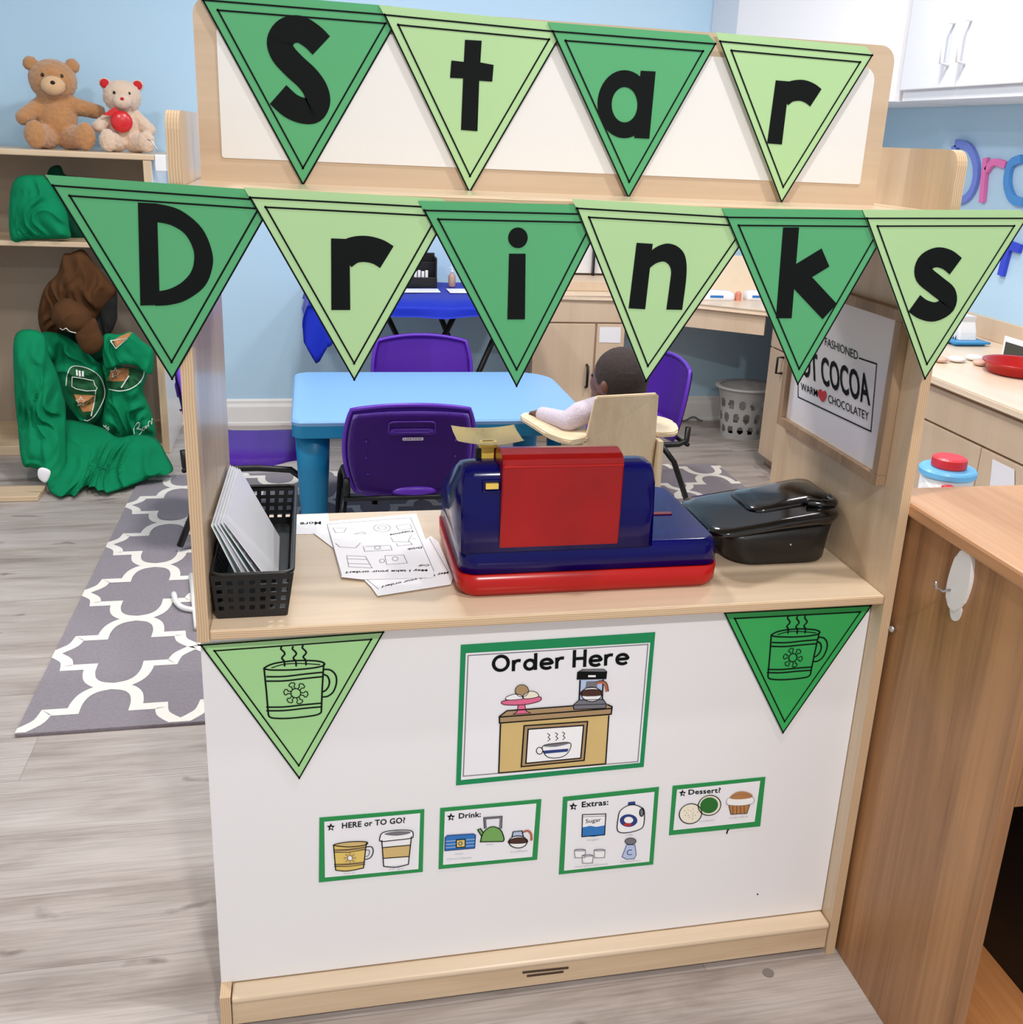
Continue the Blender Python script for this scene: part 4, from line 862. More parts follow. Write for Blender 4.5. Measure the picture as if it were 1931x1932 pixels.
# ------------------------------------------------------------ child table
TT = thing('child_table', 'light blue plastic child table standing on the rug', 'table', (.54, 2.05, 0))
def tl(x0, x1, y0_, y1_, r, z): return [(x, y, z) for x, y in rrect(x0, x1, y0_, y1_, r, 8)]
r4 = (.035, .09, .13, .05)
bm = bmesh.new(); loft(bm, [tl(.093, .994, 1.735, 2.372, r4, .412), tl(.085, 1.002, 1.727, 2.380, r4, .416), tl(.085, 1.002, 1.727, 2.38, r4, .452)])
fin(bm, 'apron_skirt', TBLUE2, TT)
bm = bmesh.new(); loft(bm, [tl(.085, 1.002, 1.727, 2.38, r4, .4525), tl(.083, 1.004, 1.725, 2.382, r4, .463), tl(.088, .999, 1.730, 2.377, r4, .469), tl(.096, .991, 1.738, 2.369, r4, .471)]); fin(bm, 'tabletop', TBLUE, TT)
for cx, cy in ((.145, 1.80), (.93, 1.80), (.145, 2.30), (.91, 2.29)):
    bm = bmesh.new(); lathe(bm, [(.030, .0095), (.033, .02), (.048, .30), (.052, .412)], (cx, cy, 0), 24); fin(bm, 'leg', TBLUE2, TT, True)

# ------------------------------------------------------------ purple chairs (local frame: sitter faces +Y)
def grid(bm, f, nu, nv, mi=0):
    G = [[bm.verts.new(f(i/nu*2-1, j/nv*2-1)) for i in range(nu+1)] for j in range(nv+1)]
    for j in range(nv):
        for i in range(nu): bm.faces.new((G[j][i], G[j][i+1], G[j+1][i+1], G[j+1][i])).material_index = mi
def squircle(u, v, k=.42):
    return u*math.sqrt(max(0, 1-k*v*v)), v*math.sqrt(max(0, 1-k*u*u))
def chair(label, loc, rz, logo=False, first=None):
    t = thing('child_chair', label, 'chair', loc, rz, 'purple child chairs around the blue table')
    if first:
        for ch in first.children:
            if ch.name.split('.')[0] in ('logo',): continue
            c = ch.copy(); COL.objects.link(c); c.parent = t
        return t
    S2 = 1/math.sqrt(1-.42)
    def fb(u, v):
        a, b = squircle(u, v, .24); wdt = .190+.004*b-.006*(b < 0)*b*b
        x = a*wdt; z = .400+b*.147; y = -.175-.045*(b+1)*.5+.028*a*a+.010*max(0, b-.7)
        return Vector((x, y, z))
    bm = bmesh.new(); grid(bm, fb, 20, 16); bmesh.ops.solidify(bm, geom=bm.faces[:], thickness=.012); fin(bm, 'backrest', PURPLE, t, True, False)
    # ribbed rim round the rear
    pr = [fb(u, -1) for u in [i/10-1 for i in range(20)]]+[fb(1, v) for v in [i/8-1 for i in range(16)]]+[fb(1-i/10, 1) for i in range(20)]+[fb(-1, 1-i/8) for i in range(16)]
    bm = bmesh.new(); tube(bm, pr, .0075, 8, closed=True); fin(bm, 'back_rim', PURPLE, t, True, False)
    def fr(u, v):
        p = fb(u*.95, v*.935-.03); return p+Vector((0, -.0135, 0))
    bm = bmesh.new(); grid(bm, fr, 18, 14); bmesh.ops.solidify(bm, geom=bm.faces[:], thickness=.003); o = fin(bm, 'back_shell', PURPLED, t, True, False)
    # grip recess
    def fg(u, v): p = fb(u*.36, .38+v*.10); return p+Vector((0, -.0185, 0))
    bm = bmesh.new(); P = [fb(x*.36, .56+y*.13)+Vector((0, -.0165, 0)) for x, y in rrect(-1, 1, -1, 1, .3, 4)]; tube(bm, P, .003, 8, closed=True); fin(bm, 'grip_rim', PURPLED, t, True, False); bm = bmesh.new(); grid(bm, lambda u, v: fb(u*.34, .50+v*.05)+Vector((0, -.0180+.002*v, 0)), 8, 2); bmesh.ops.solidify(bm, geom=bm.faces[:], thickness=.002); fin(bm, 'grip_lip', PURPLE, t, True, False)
    bm = bmesh.new(); bmesh.ops.create_uvsphere(bm, u_segments=20, v_segments=12, radius=1, matrix=Matrix.Translation((.012, -.190, .276)) @ Matrix.Diagonal((.066, .014, .019, 1))); fin(bm, 'seat_lip', PURPLE, t, True, False)
    for sx in (-1, 1):
        for zz in (.33, .385, .44):
            bm = bmesh.new(); p = fb(sx*.68, (zz-.40)/.147); bmesh.ops.create_uvsphere(bm, u_segments=10, v_segments=6, radius=.004, matrix=Matrix.Translation(p+Vector((0, -.0165, 0)))); fin(bm, 'rivet', PURPLED, t, True, False)
    def fs(u, v):
        a, b = squircle(u, v, .28); x = a*.188; y = .01+b*.18
        z = .305-.006*(1-b*b)-.034*a**6+(-.022*max(0, b-.6)*2.0)+.06*max(0, -b-.55)
        return Vector((x, y, z))
    bm = bmesh.new(); grid(bm, fs, 18, 18); bmesh.ops.solidify(bm, geom=bm.faces[:], thickness=.018); fin(bm, 'seat', PURPLE, t, True, False)
    for sx in (-1, 1):
        x = sx*.186
        bm = bmesh.new(); tube(bm, [(x, -.200, .325), (x, -.198, .275), (x*.99, -.17, .262), (x*.97, .02, .262), (x*1.0, .12, .255), (x*1.04, .165, .22), (x*1.08, .20, .10), (x*1.10, .215, .018)], .0105, 10); fin(bm, 'leg', METALB, t, True, False)
        bm = bmesh.new(); tube(bm, [(x, -.10, .262), (x*1.06, -.15, .20), (x*1.12, -.225, .018)], .0105, 10); fin(bm, 'leg', METALB, t, True, False)
    bm = bmesh.new(); tube(bm, [(-.195, -.20, .262), (.195, -.20, .262)], .008, 8); fin(bm, 'cross_bar', METALB, t, True, False)
    return t
c1 = chair('purple plastic child chair seen from behind, near side of the blue table', (.425, 1.79, .009), 0)
# small raised logo plate on the near chair
a = Art(lambda x, y: Vector((.425+x, 1.5595, y)), (0, -1, 0), (1, 0, 0))
LG = mat('logo_silver', (190, 184, 200), .3)
a.poly(LG, rrect(-.028, .032, .455, .464, .003), 0); a.text(INK, 'LIFETIME', (-.023, .4568), (.027, .4568), (-.023, .4622), lay=1); lo = a.done('logo', c1)
chair('purple plastic child chair facing the camera beyond the blue table', (.56, 2.42, .009), PI, first=c1)
chair('purple plastic child chair at left end of the blue table', (-.045, 2.08, .009), -PI/2, first=c1)
chair('purple plastic child chair behind the wooden high chair', (1.245, 2.24, .009), PI*.535, first=c1)

# ------------------------------------------------------------ doll high chair + doll
HC = thing('doll_high_chair', 'pale birch wooden high chair with tray beside the blue table', 'high chair', (1.02, 1.58, .009))
bm = bmesh.new(); prism(bm, [(.915, 1.485, .25), (1.125, 1.485, .25), (1.125, 1.462, .47), (1.113, 1.432, .615), (1.104, 1.430, .622), (.934, 1.430, .614), (.926, 1.432, .605), (.912, 1.462, .47)], (0, .016, 0), bev=.003)
fin(bm, 'backrest', HCW, HC)
P = smooth([(.766, 1.655), (.768, 1.70), (.79, 1.722)], 3)+smooth([(1.10, 1.722), (1.19, 1.68), (1.225, 1.61), (1.222, 1.555), (1.205, 1.50), (1.178, 1.478), (1.136, 1.481)], 3)+[(1.127, 1.485), (1.115, 1.63), (.945, 1.63), (.925, 1.468)]+smooth([(.91, 1.444), (.87, 1.422), (.844, 1.421), (.80, 1.503)], 3)
bm = bmesh.new(); prism(bm, [Vector((x, y, .477)) for x, y in P], (0, 0, .015), bev=.004); fin(bm, 'tray', HCW, HC)
bm = bmesh.new(); addbox(bm, (.918, 1.112), (1.50, 1.68), (.27, .285), .003); fin(bm, 'seat', HCW, HC)
for xa in (.898, 1.128):
    bm = bmesh.new(); prism(bm, [Vector((xa, y, z)) for y, z in [(1.42, .009), (1.455, .009), (1.50, .22), (1.65, .22), (1.69, .009), (1.72, .009), (1.68, .476), (1.44, .476)]], (.014, 0, 0)); fin(bm, 'side_frame', HCW, HC)
bm = bmesh.new(); addbox(bm, (.913, 1.127), (1.685, 1.70), (.08, .105), .002); fin(bm, 'foot_rest', HCW, HC)
# doll
DH = A(1168, 711, 'y', 1.56)
DL = thing('baby_doll', 'brown skinned doll with dark hair and lilac sweater sitting in high chair', 'doll', (1.02, 1.57, .285))
fd = Vector((-.66, .75, 0)).normalized(); sd = Vector((-fd.y, fd.x, 0))
sh = A(1096, 780, 'y', 1.53); el = A(1072, 806, 'y', 1.53); ha = A(1022, 781, 'y', 1.66)
el.z = max(el.z, .515)
neck = Vector((DH.x+.004, DH.y-.004, .59))
parts = [('s', DH+Vector((0, 0, .004)), (.076, .074, .080)), ('s', DH+fd*.038-Vector((0, 0, .028)), (.052, .05, .05)), ('c', DH-Vector((0, 0, .055)), neck, .034, .034),
         ('s', DH+fd*.080+Vector((0, 0, -.022)), .010), ('s', DH+fd*.078+Vector((0, 0, -.046)), (.012, .018, .006)), ('s', DH+fd*.074-Vector((0, 0, .064)), .014),
         ('s', DH+sd*.074-Vector((0, 0, .018)), (.014, .014, .02)), ('s', DH-sd*.074-Vector((0, 0, .018)), (.014, .014, .02)),
         ('c', el, ha, .016, .015), ('s', ha+(ha-el).normalized()*.012, (.019, .019, .012))]
hd = (ha-el).normalized(); hs = Vector((-hd.y, hd.x, 0)).normalized()
for q, ln in ((-.013, .016), (-.004, .020), (.004, .019), (.013, .014)):
    p0 = ha+hd*.026+hs*q; parts += [('c', p0, p0+hd*ln, .0048, .0044), ('c', p0+hd*ln, p0+hd*(ln+.008)-Vector((0, 0, .008)), .0044, .004)]
parts += [('c', ha+hs*-.016, ha+hs*-.027+hd*.018, .0055, .0048)]
blob('doll_body', parts, SKIN, DL, vox=.0036)
blob('hair', [('s', DH+Vector((0, 0, .010))-fd*.010, (.082, .081, .081)), ('s', DH-fd*.030-Vector((0, 0, .024)), (.060, .060, .052))], HAIR, DL, vox=.005, fur=.0015)
for s in (-1, 1):
    bm = bmesh.new(); bmesh.ops.create_uvsphere(bm, u_segments=12, v_segments=8, radius=.008, matrix=Matrix.Translation(DH+fd*.070+sd*.028*s+Vector((0, 0, -.004)))); fin(bm, 'eye', EYE, DL, True)
tor = Vector((1.02, 1.565, .42))
blob('sweater', [('s', tor, (.074, .062, .14)), ('s', tor+Vector((.0, 0, .12)), (.080, .052, .05)), ('c', tor+Vector((-.04, -.01, .125)), sh, .042, .036), ('c', sh, el, .036, .031), ('c', el, ha-hd*.010, .029, .024),
                 ('c', tor+Vector((.05, .02, .12)), tor+Vector((.05, .09, .11)), .034, .028), ('c', tor+Vector((.05, .09, .11)), tor+Vector((-.02, .13, .10)), .026, .022)], SWEAT, DL, vox=.0055, fur=.0012)
blob('trousers', [('c', Vector((.985, 1.57, .325)), Vector((.975, 1.68, .322)), .038, .032), ('c', Vector((1.055, 1.57, .325)), Vector((1.055, 1.68, .322)), .038, .032), ('s', Vector((1.02, 1.565, .335)), (.072, .055, .045))], mat('grey_knit', (150, 150, 160), .9), DL, vox=.006)

# ------------------------------------------------------------ folding table under royal blue cloth
FT = thing('folding_table', 'black legged folding table by the back wall under blue cloth', 'table', (.56, 3.1, 0))
box('tabletop', mat('table_grey', (190, 190, 190), .5), (.15, 1.03), (2.68, 3.34), (.630, .657), FT, .006)
for x0, x1 in ((.42, .72), (.66, .92)):
    bm = bmesh.new(); tube(bm, [(x0, 2.78, .01), (x1, 2.80, .63)], .012, 8); fin(bm, 'leg', METALB, FT, True)
    bm = bmesh.new(); tube(bm, [(x1, 3.20, .01), (x0, 3.22, .63)], .012, 8); fin(bm, 'leg', METALB, FT, True)
def clothz(x, y):
    return 0
bm = bmesh.new(); nx = 60
def drape(u, s):  # s: distance from the table edge down the front
    x = .12+u*.93; 
    return x
rows = []
for j in range(9):
    row = []
    for i in range(nx+1):
        u = i/nx; x = .135+u*.90
        if j <= 3: y = 3.345-(3.345-2.665)*(j/3); z = .661+.0012*math.sin(x*40+j)
        else:
            d = (j-3)/5; drop = (.040+.004*math.sin(x*13)+.002*math.sin(x*31)); z = .6605-drop*d; y = 2.662-.006*d-.005*d*math.sin(x*22)
        row.append(bm.verts.new((x, y, z)))
    rows.append(row)
for a_, b_ in zip(rows, rows[1:]):
    for i in range(nx): bm.faces.new((a_[i], a_[i+1], b_[i+1], b_[i]))
# left hanging end with its long corner
kk = []
for j in range(8):
    d = j/7; row = []
    for i in range(10):
        u = i/9; y = 2.66+u*.68; L_ = .12-.05*u+.01*math.sin(u*14); row.append(bm.verts.new((.133-.018*d+.008*d*math.sin(u*17), y-.01*d*(1-u), .6605-L_*d)))
    kk.append(row)
for a_, b_ in zip(kk, kk[1:]):
    for i in range(9): bm.faces.new((a_[i], a_[i+1], b_[i+1], b_[i]))
fl = []
for j in range(9):
    d = j/8; row = []
    for i in range(9):
        u = i/8; L_ = .10+.13*(1-abs(u-.42)/.58)+(.02 if u > .8 else 0); xl = .133-.024*math.sin(min(1, d*1.6)*PI/2)*(1-d*.3)*(1-u); row.append(bm.verts.new((xl+u*.10, 2.655-.012*d+.010*math.sin(u*9+d*3)*d, .6605-L_*d)))
    fl.append(row)
for a_, b_ in zip(fl, fl[1:]):
    for i in range(8): bm.faces.new((a_[i], a_[i+1], b_[i+1], b_[i]))
bmesh.ops.solidify(bm, geom=bm.faces[:], thickness=.0015)
o = fin(bm, 'tablecloth', BLUECLOTH, None, True); tag(o, 'royal blue cloth draped over the folding table by the back wall', 'tablecloth')
# things on the blue cloth
t = thing('desk_organizer', 'black organizer box holding white cards on the blue cloth', 'organizer', (.60, 3.2, .662))
ox0, ox1 = A(762, 540, 'y', 3.15).x, A(825, 540, 'y', 3.15).x
bm = bmesh.new(); addbox(bm, (ox0, ox1), (3.15, 3.16), (.662, .707), .002); addbox(bm, (ox0, ox0+.008), (3.16, 3.26), (.662, .79), .002); addbox(bm, (ox1-.008, ox1), (3.16, 3.26), (.662, .79), .002); addbox(bm, (ox0, ox1), (3.26, 3.27), (.662, .80), .002); addbox(bm, (ox0, ox1), (3.161, 3.259), (.662, .672)); addbox(bm, (ox0, ox1), (3.21, 3.218), (.672, .765), .001)
fin(bm, 'organizer_box', BLACKP, t)
bm = bmesh.new()
for i in range(6): addbox(bm, (ox0+.015+i*.016, ox0+.027+i*.016), (3.18, 3.19), (.672, .729+.004*(i % 2)), .001)
fin(bm, 'card_row', PAPER, t)
t = thing('pump_bottle', 'clear pump bottle with tan label on the blue cloth', 'bottle', (A(853, 535, 'y', 3.2).x, 3.2, .662))
c = t.location; bm = bmesh.new(); lathe(bm, [(.014, 0), (.016, .004), (.016, .046), (.012, .054), (.006, .058), (.006, .062)], c, 20); fin(bm, 'bottle_body', mat('tan_label', (190, 154, 140), .4), t, True)
bm = bmesh.new(); lathe(bm, [(.006, .062), (.006, .070), (.002, .071), (.002, .082)], c, 12); tube(bm, [c+Vector((0, 0, .083)), c+Vector((-.013, 0, .081))], .0028, 8); fin(bm, 'pump', TRIMW, t, True)
for lab, L_ in (('white printed paper left on the blue cloth below the organizer', [(762, 545), (826, 545), (832, 552), (760, 552)]), ('white paper on the blue cloth below the pump bottle', [(842, 545), (885, 545), (890, 553), (850, 553)])):
    P = [A(x, y, 'z', .6645) for x, y in L_]; bm = bmesh.new(); prism(bm, P, (0, 0, .001)); tag(fin(bm, 'paper_sheet', PAPER), lab, 'paper', 'papers on the blue cloth')

# ------------------------------------------------------------ built-in beige cabinets along back and right wall
BB = thing('base_cabinet', 'beige laminate base cabinet with black handles by the back wall', 'cabinet', (1.28, 3.18, 0))
box('carcass', BEIGE, (1.075, 1.49), (3.01, 3.345), (.05, .645), BB, .001)
box('drawer_front', BEIGE, (1.078, 1.488), (2.995, 3.009), (.548, .643), BB, .002)
box('door', BEIGE, (1.078, 1.352), (2.995, 3.009), (.055, .541), BB, .002); box('door', BEIGE, (1.362, 1.488), (2.995, 3.009), (.055, .541), BB, .002)
box('plinth', BEIGE, (1.09, 1.48), (3.04, 3.34), (0, .05), BB, 0)
hx = A(1108, 700, 'y', 2.985).x; bm = bmesh.new(); tube(bm, [(hx, 2.994, .36), (hx, 2.972, .355), (hx, 2.972, .265), (hx, 2.994, .26)], .006, 8); fin(bm, 'handle', METALB, BB, True)
P = [A(x, y, 'y', 2.994) for x, y in [(1132, 617), (1172, 617), (1171, 647), (1131, 646)]]; bm = bmesh.new(); prism(bm, P, (0, -.001, 0)); fin(bm, 'taped_note', PAPER, BB)
# L-shaped worktop with diagonal corner (continuous)
bm = bmesh.new(); P = [(1.06, 2.985), (1.49, 2.985), (1.98, 2.64), (1.985, .75), (2.59, .75), (2.59, 3.36), (1.06, 3.36)]
prism(bm, [Vector((x, y, .645)) for x, y in P], (0, 0, .022), bev=.004); tag(fin(bm, 'worktop', BEIGETOP), 'long beige worktop running round the back right corner', 'worktop')
dgn = Vector((1.98-1.49, 2.64-2.985, 0)); nrm = Vector((-dgn.y, dgn.x, 0)).normalized()
bm = bmesh.new(); q0, q1 = Vector((1.497, 2.995, .56)), Vector((1.985, 2.655, .56)); prism(bm, [q0, q1, q1+Vector((0, 0, .084)), q0+Vector((0, 0, .084))], nrm*.018); tag(fin(bm, 'desk_apron', BEIGE), 'beige apron board under the diagonal corner of the worktop', 'apron board')
RC = thing('base_cabinet', 'beige laminate base cabinets with drawers along the right wall', 'cabinet', (2.3, 1.7, 0))
box('carcass', BEIGE, (2.03, 2.585), (.78, 2.66), (.05, .644), RC, .001); box('plinth', BEIGE, (2.06, 2.57), (.8, 2.65), (0, .05), RC, 0)
bm = bmesh.new()
for ya, yb in ((2.25, 2.64), (1.62, 2.24), (.80, 1.61)):
    box('drawer_front', BEIGE, (2.012, 2.029), (ya, yb-.006), (.522, .628), RC, .002)
    ym = (ya+yb)/2
    box('door', BEIGE, (2.012, 2.029), (ya, ym-.004), (.055, .515), RC, .002); box('door', BEIGE, (2.012, 2.029), (ym, yb-.006), (.055, .515), RC, .002)
bm.free()
for yy, za, zb in ((2.50, .435, .50),):
    bm = bmesh.new(); tube(bm, [(2.012, yy, zb), (1.985, yy, zb), (1.985, yy, za), (2.012, yy, za)], .005, 8); fin(bm, 'handle', METALB, RC, True)
P = [A(x, y, 'x', 2.009) for x, y in [(1874, 866), (1915, 886), (1915, 925), (1868, 925)]]; bm = bmesh.new(); prism(bm, P, (-.001, 0, 0)); fin(bm, 'taped_note', PAPER, RC)
# backsplash boards
bm = bmesh.new(); addbox(bm, (2.585, 2.6), (.8, 3.34), (.667, .745), .002); o = fin(bm, 'trim_1', BEIGE); o['kind'] = 'structure'
bm = bmesh.new(); addbox(bm, (1.06, 2.584), (3.352, 3.369), (.667, .745), .002); o = fin(bm, 'trim_2', BEIGE); o['kind'] = 'structure'
# upper cabinets
UC = thing('wall_cabinet', 'white wall cabinet with two doors and slim handles, upper right', 'cabinet', (2.45, 1.9, 1.49))
box('carcass', CABW, (2.32, 2.598), (1.2, 2.42), (1.49, 2.3), UC, .002)
for ya, yb in ((2.075, 2.415), (1.72, 2.069), (1.30, 1.71)): box('door', CABW, (2.302, 2.319), (ya, yb), (1.528, 2.28), UC, .003)
for yy in (2.125, 2.03):
    bm = bmesh.new(); tube(bm, [(2.302, yy, 1.735), (2.272, yy, 1.733), (2.272, yy, 1.605), (2.302, yy, 1.60)], .007, 8); fin(bm, 'handle', CABW, UC, True)
bm = bmesh.new(); P = [(1.90, 3.07), (2.30, 2.44), (2.598, 2.44), (2.598, 3.366), (1.90, 3.366)]; prism(bm, [Vector((x, y, 1.49)) for x, y in P], (0, 0, .81))
tag(fin(bm, 'corner_cabinet', CABW), 'plain white corner wall cabinet left of the doors', 'cabinet')
# whiteboard-like white unit standing on the back worktop
t = thing('play_hutch', 'white backed wooden hutch standing on the back worktop', 'hutch', (1.35, 3.2, .667))
box('back_board', TRIMW, (1.10, 1.62), (3.30, 3.315), (.72, 1.10), t, .002); box('bottom_rail', BEIGE, (1.10, 1.62), (3.10, 3.298), (.6675, .712), t, .003); xx = A(1120, 505, 'y', 3.28).x
box('divider', METALB, (xx-.004, xx+.004), (3.27, 3.298), (.7125, 1.05), t, .001)
BOXC = mat('cream_box', (246, 228, 202), .6); 
t = thing('cardboard_box', 'open cream box standing on the corner worktop', 'box', (2.1, 3.0, .667))
bx = A(1400, 540, 'y', 3.05).x
bm = bmesh.new(); addbox(bm, (bx-.16, bx+.22), (3.12, 3.13), (.667, .835), .001); addbox(bm, (bx+.21, bx+.22), (2.98, 3.119), (.667, .80), .001); fin(bm, 'box_walls', BOXC, t)
for (px, py, wd, m_, lab, nm) in ((1352, 566, .075, PAPER, 'white wipes packet with blue print on the corner worktop', 'wipes_packet'), (1425, 566, .05, PAPER, 'small white packet half hidden behind the k pennant', 'wipes_packet')):
    p = A(px, py, 'z', .667); t = thing(nm, lab, 'packet', p, 0, 'packets on the corner worktop'); 
    bm = bmesh.new(); loft(bm, [[(x, y, z+p.z) for x, y in rrect(p.x-wd*s, p.x+wd*s, p.y-.03*s, p.y+.03*s, .012, 3)] for s, z in ((.95, 0), (1, .012), (.95, .032), (.7, .042))]); fin(bm, 'packet', m_, t, True)
    box('print_band', PBLUE, (p.x-wd*.55, p.x+wd*.25), (p.y-.0312, p.y-.0302), (p.z+.014, p.z+.024), t, 0)
    if wd > .06: bm = bmesh.new(); lathe(bm, [(.014, 0), (.014, .03), (.008, .038)], p+Vector((wd+.022, -.005, 0)), 12); tag(fin(bm, 'small_jar', mat('salmon_plastic', (226, 138, 116), .4)), 'small salmon coloured jar beside the wipes packet', 'jar')
# laundry basket in the knee space
LB = thing('laundry_basket', 'white plastic basket with oval holes under the corner worktop', 'basket', (2.13, 3.08, 0))
bm = bmesh.new(); n = 120; m = 34; rows = []
for j in range(m+1):
    z = .24*j/m; R_ = .082+.030*z/.24; rows.append([bm.verts.new((2.13+(R_+.02)*math.cos(k/n*2*PI), 3.08+R_*math.sin(k/n*2*PI), z)) for k in range(n)])
def inhole(k, j):
    u = k/n*14; z = (j+.5)/m*.24
    for r_, (zc, hz) in enumerate(((.045, .020), (.105, .024), (.170, .024))):
        uc = math.floor(u+(.5 if r_ % 2 else 0))+(.0 if r_ % 2 else .5)
        if ((u-uc)/.30)**2+((z-zc)/hz)**2 < 1: return True
    return False
for j in range(m):
    for k in range(n):
        if not inhole(k+.5, j): bm.faces.new((rows[j][k], rows[j][(k+1) % n], rows[j+1][(k+1) % n], rows[j+1][k]))
bm.faces.new(rows[0][::-1]); bmesh.ops.solidify(bm, geom=bm.faces[:], thickness=.003); fin(bm, 'basket_body', TRIMW, LB, False)
bm = bmesh.new(); loft(bm, [[(2.13+(r+.02)*math.cos(k/36*2*PI), 3.08+r*math.sin(k/36*2*PI), z) for k in range(36)] for r, z in ((.108, .236), (.128, .238), (.130, .246), (.108, .246))], cap0=False, cap1=False); fin(bm, 'rim', TRIMW, LB, True)
bm = bmesh.new(); P = smooth([(1.75, 3.335), (1.85, 3.31), (1.95, 3.34), (2.03, 3.335)], 6); tube(bm, [(x, y, .012+.01*math.sin(i)) for i, (x, y) in enumerate(P)], .004, 6); tag(fin(bm, 'power_cord', mat('grey_cord', (110, 110, 112), .5), None, True), 'grey cord on the floor along the baseboard behind basket', 'cord')

# things on the right worktop
t = thing('red_bowl', 'red plastic bowl on the right worktop', 'bowl', (2.30, 1.48, .667)); c = Vector((2.305, 1.48, .667))
RB1 = mat('translucent_red', (222, 70, 88), .25, coat=.3)
bm = bmesh.new(); lathe(bm, [(.075, 0), (.095, .004), (.105, .03), (.112, .034), (.112, .038), (.100, .035), (.09, .010), (.02, .008)], c, 40); fin(bm, 'bowl', REDP, t, True)
t = thing('white_ice_cream_pot', 'white container with black writing standing on blue tray', 'container', (2.42, 1.95, .70)); c = Vector((2.43, 2.01, .667))
bm = bmesh.new(); addbox(bm, (2.36, 2.50), (1.90, 2.12), (.675, .683), .002, 0); 
for yy in (1.93, 2.09): addbox(bm, (2.37, 2.49), (yy-.012, yy+.012), (.667, .675), .001)
tag(fin(bm, 'blue_tray', mat('blue_tray_plastic', (40, 140, 200), .35)), 'low blue plastic tray on the right worktop', 'tray')
bm = bmesh.new(); loft(bm, [[(x, y, z) for x, y in rrect(2.40, 2.47, 1.95-e, 2.06+e, .006, 3)] for z, e in ((.684, .01), (.71, .004), (.745, -.01), (.765, -.006))]); fin(bm, 'pot_body', TRIMW, t)
a = Art(lambda x, y: Vector((2.3995, x, y)), (-1, 0, 0), (0, -1, 0)); 
for i in range(7): a.poly(INK, [(2.05-i*.014, .684), (2.05-i*.014-.008, .684), (2.05-i*.014-.004, .697-.004*(i % 2))])
a.poly(PGREY, [(2.03, .750), (1.975, .748), (1.975, .755), (2.03, .757)]); a.done('dark_print', t)
for i, (px, py, rx) in enumerate([(1775, 684, .024), (1805, 683, .03), (1838, 680, .03), (1850, 690, .026)]):
    p = A(px, py, 'z', .667); bm = bmesh.new(); bmesh.ops.create_uvsphere(bm, u_segments=16, v_segments=10, radius=1, matrix=Matrix.Translation(p+Vector((0, .0, .010))) @ Matrix.Diagonal((rx, rx*.9, .010, 1)))
    tag(fin(bm, 'play_cookie', mat('cookie_tan', (214, 180, 160), .6) if i in (0, 3) else TRIMW, None, True), ['tan play cookie at the left edge of the worktop group', 'white play cookie in front of the blue tray, left one', 'white play cookie in front of the blue tray, right one', 'tan play cookie touching the red bowl'][i], 'play food', 'play cookies on the right worktop')
t = thing('photo_card', 'white folded card with dark picture behind the red bowl', 'card', (2.5, 1.8, .667)); p0 = A(1895, 642, 'x', 2.46)
bm = bmesh.new(); addbox(bm, (2.46, 2.464), (1.60, p0.y), (.667, .73), .001); fin(bm, 'card', PAPER, t); box('picture', mat('dark_photo', (60, 60, 50), .5), (2.4585, 2.4598), (1.62, p0.y-.012), (.668, .712), t, 0)
# two round containers beyond the brown cabinet, standing on a small white shelf trolley
SH = thing('toy_shelf', 'low white shelf behind the brown cabinet carrying two canisters', 'shelf', (1.45, .45, 0))
bm = bmesh.new(); addbox(bm, (1.12, 1.70), (.30, .70), (.56, .575), .002)
for xx, yy in ((1.13, .31), (1.69, .31), (1.13, .69), (1.69, .69)): addbox(bm, (xx-.008, xx+.008), (yy-.008, yy+.008), (0, .56), 0)
fin(bm, 'shelf_frame', TRIMW, SH)
for i, (cx, cy, s, lab) in enumerate([(1.412, .50, 1.0, 'white canister with blue lid and red knob, right of the stand'), (1.285, .52, .9, 'white canister with blue lid half hidden by the stand panel')]):
    t = thing('canister', lab, 'canister', (cx, cy, .575), 0, 'blue lidded canisters')
    c = Vector((cx, cy, .575)); R_ = .052*s; h = .108
    bm = bmesh.new(); lathe(bm, [(R_*.96, 0), (R_*.98, .004), (R_*.98, h)], c, 32); fin(bm, 'canister_body', TRIMW, t, True)
    bm = bmesh.new(); lathe(bm, [(R_*1.02, h), (R_*1.09, h+.003), (R_*1.09, h+.012), (R_*1.02, h+.016), (R_*.4, h+.018)], c, 36); fin(bm, 'lid', mat('sky_blue_plastic', (110, 186, 236), .35), t)
    if i == 0:
        bm = bmesh.new(); lathe(bm, [(.034, h+.018), (.035, h+.021), (.034, h+.036), (.028, h+.039)], c, 28); fin(bm, 'knob', mat('coral_red_plastic', (216, 50, 60), .35), t)
        bm = bmesh.new(); addbox(bm, (cx-.045, cx-.022), (cy-.066, cy-.048), (.664, .680), .004); fin(bm, 'spigot', mat('coral_red_plastic', (216, 50, 60), .35), t)
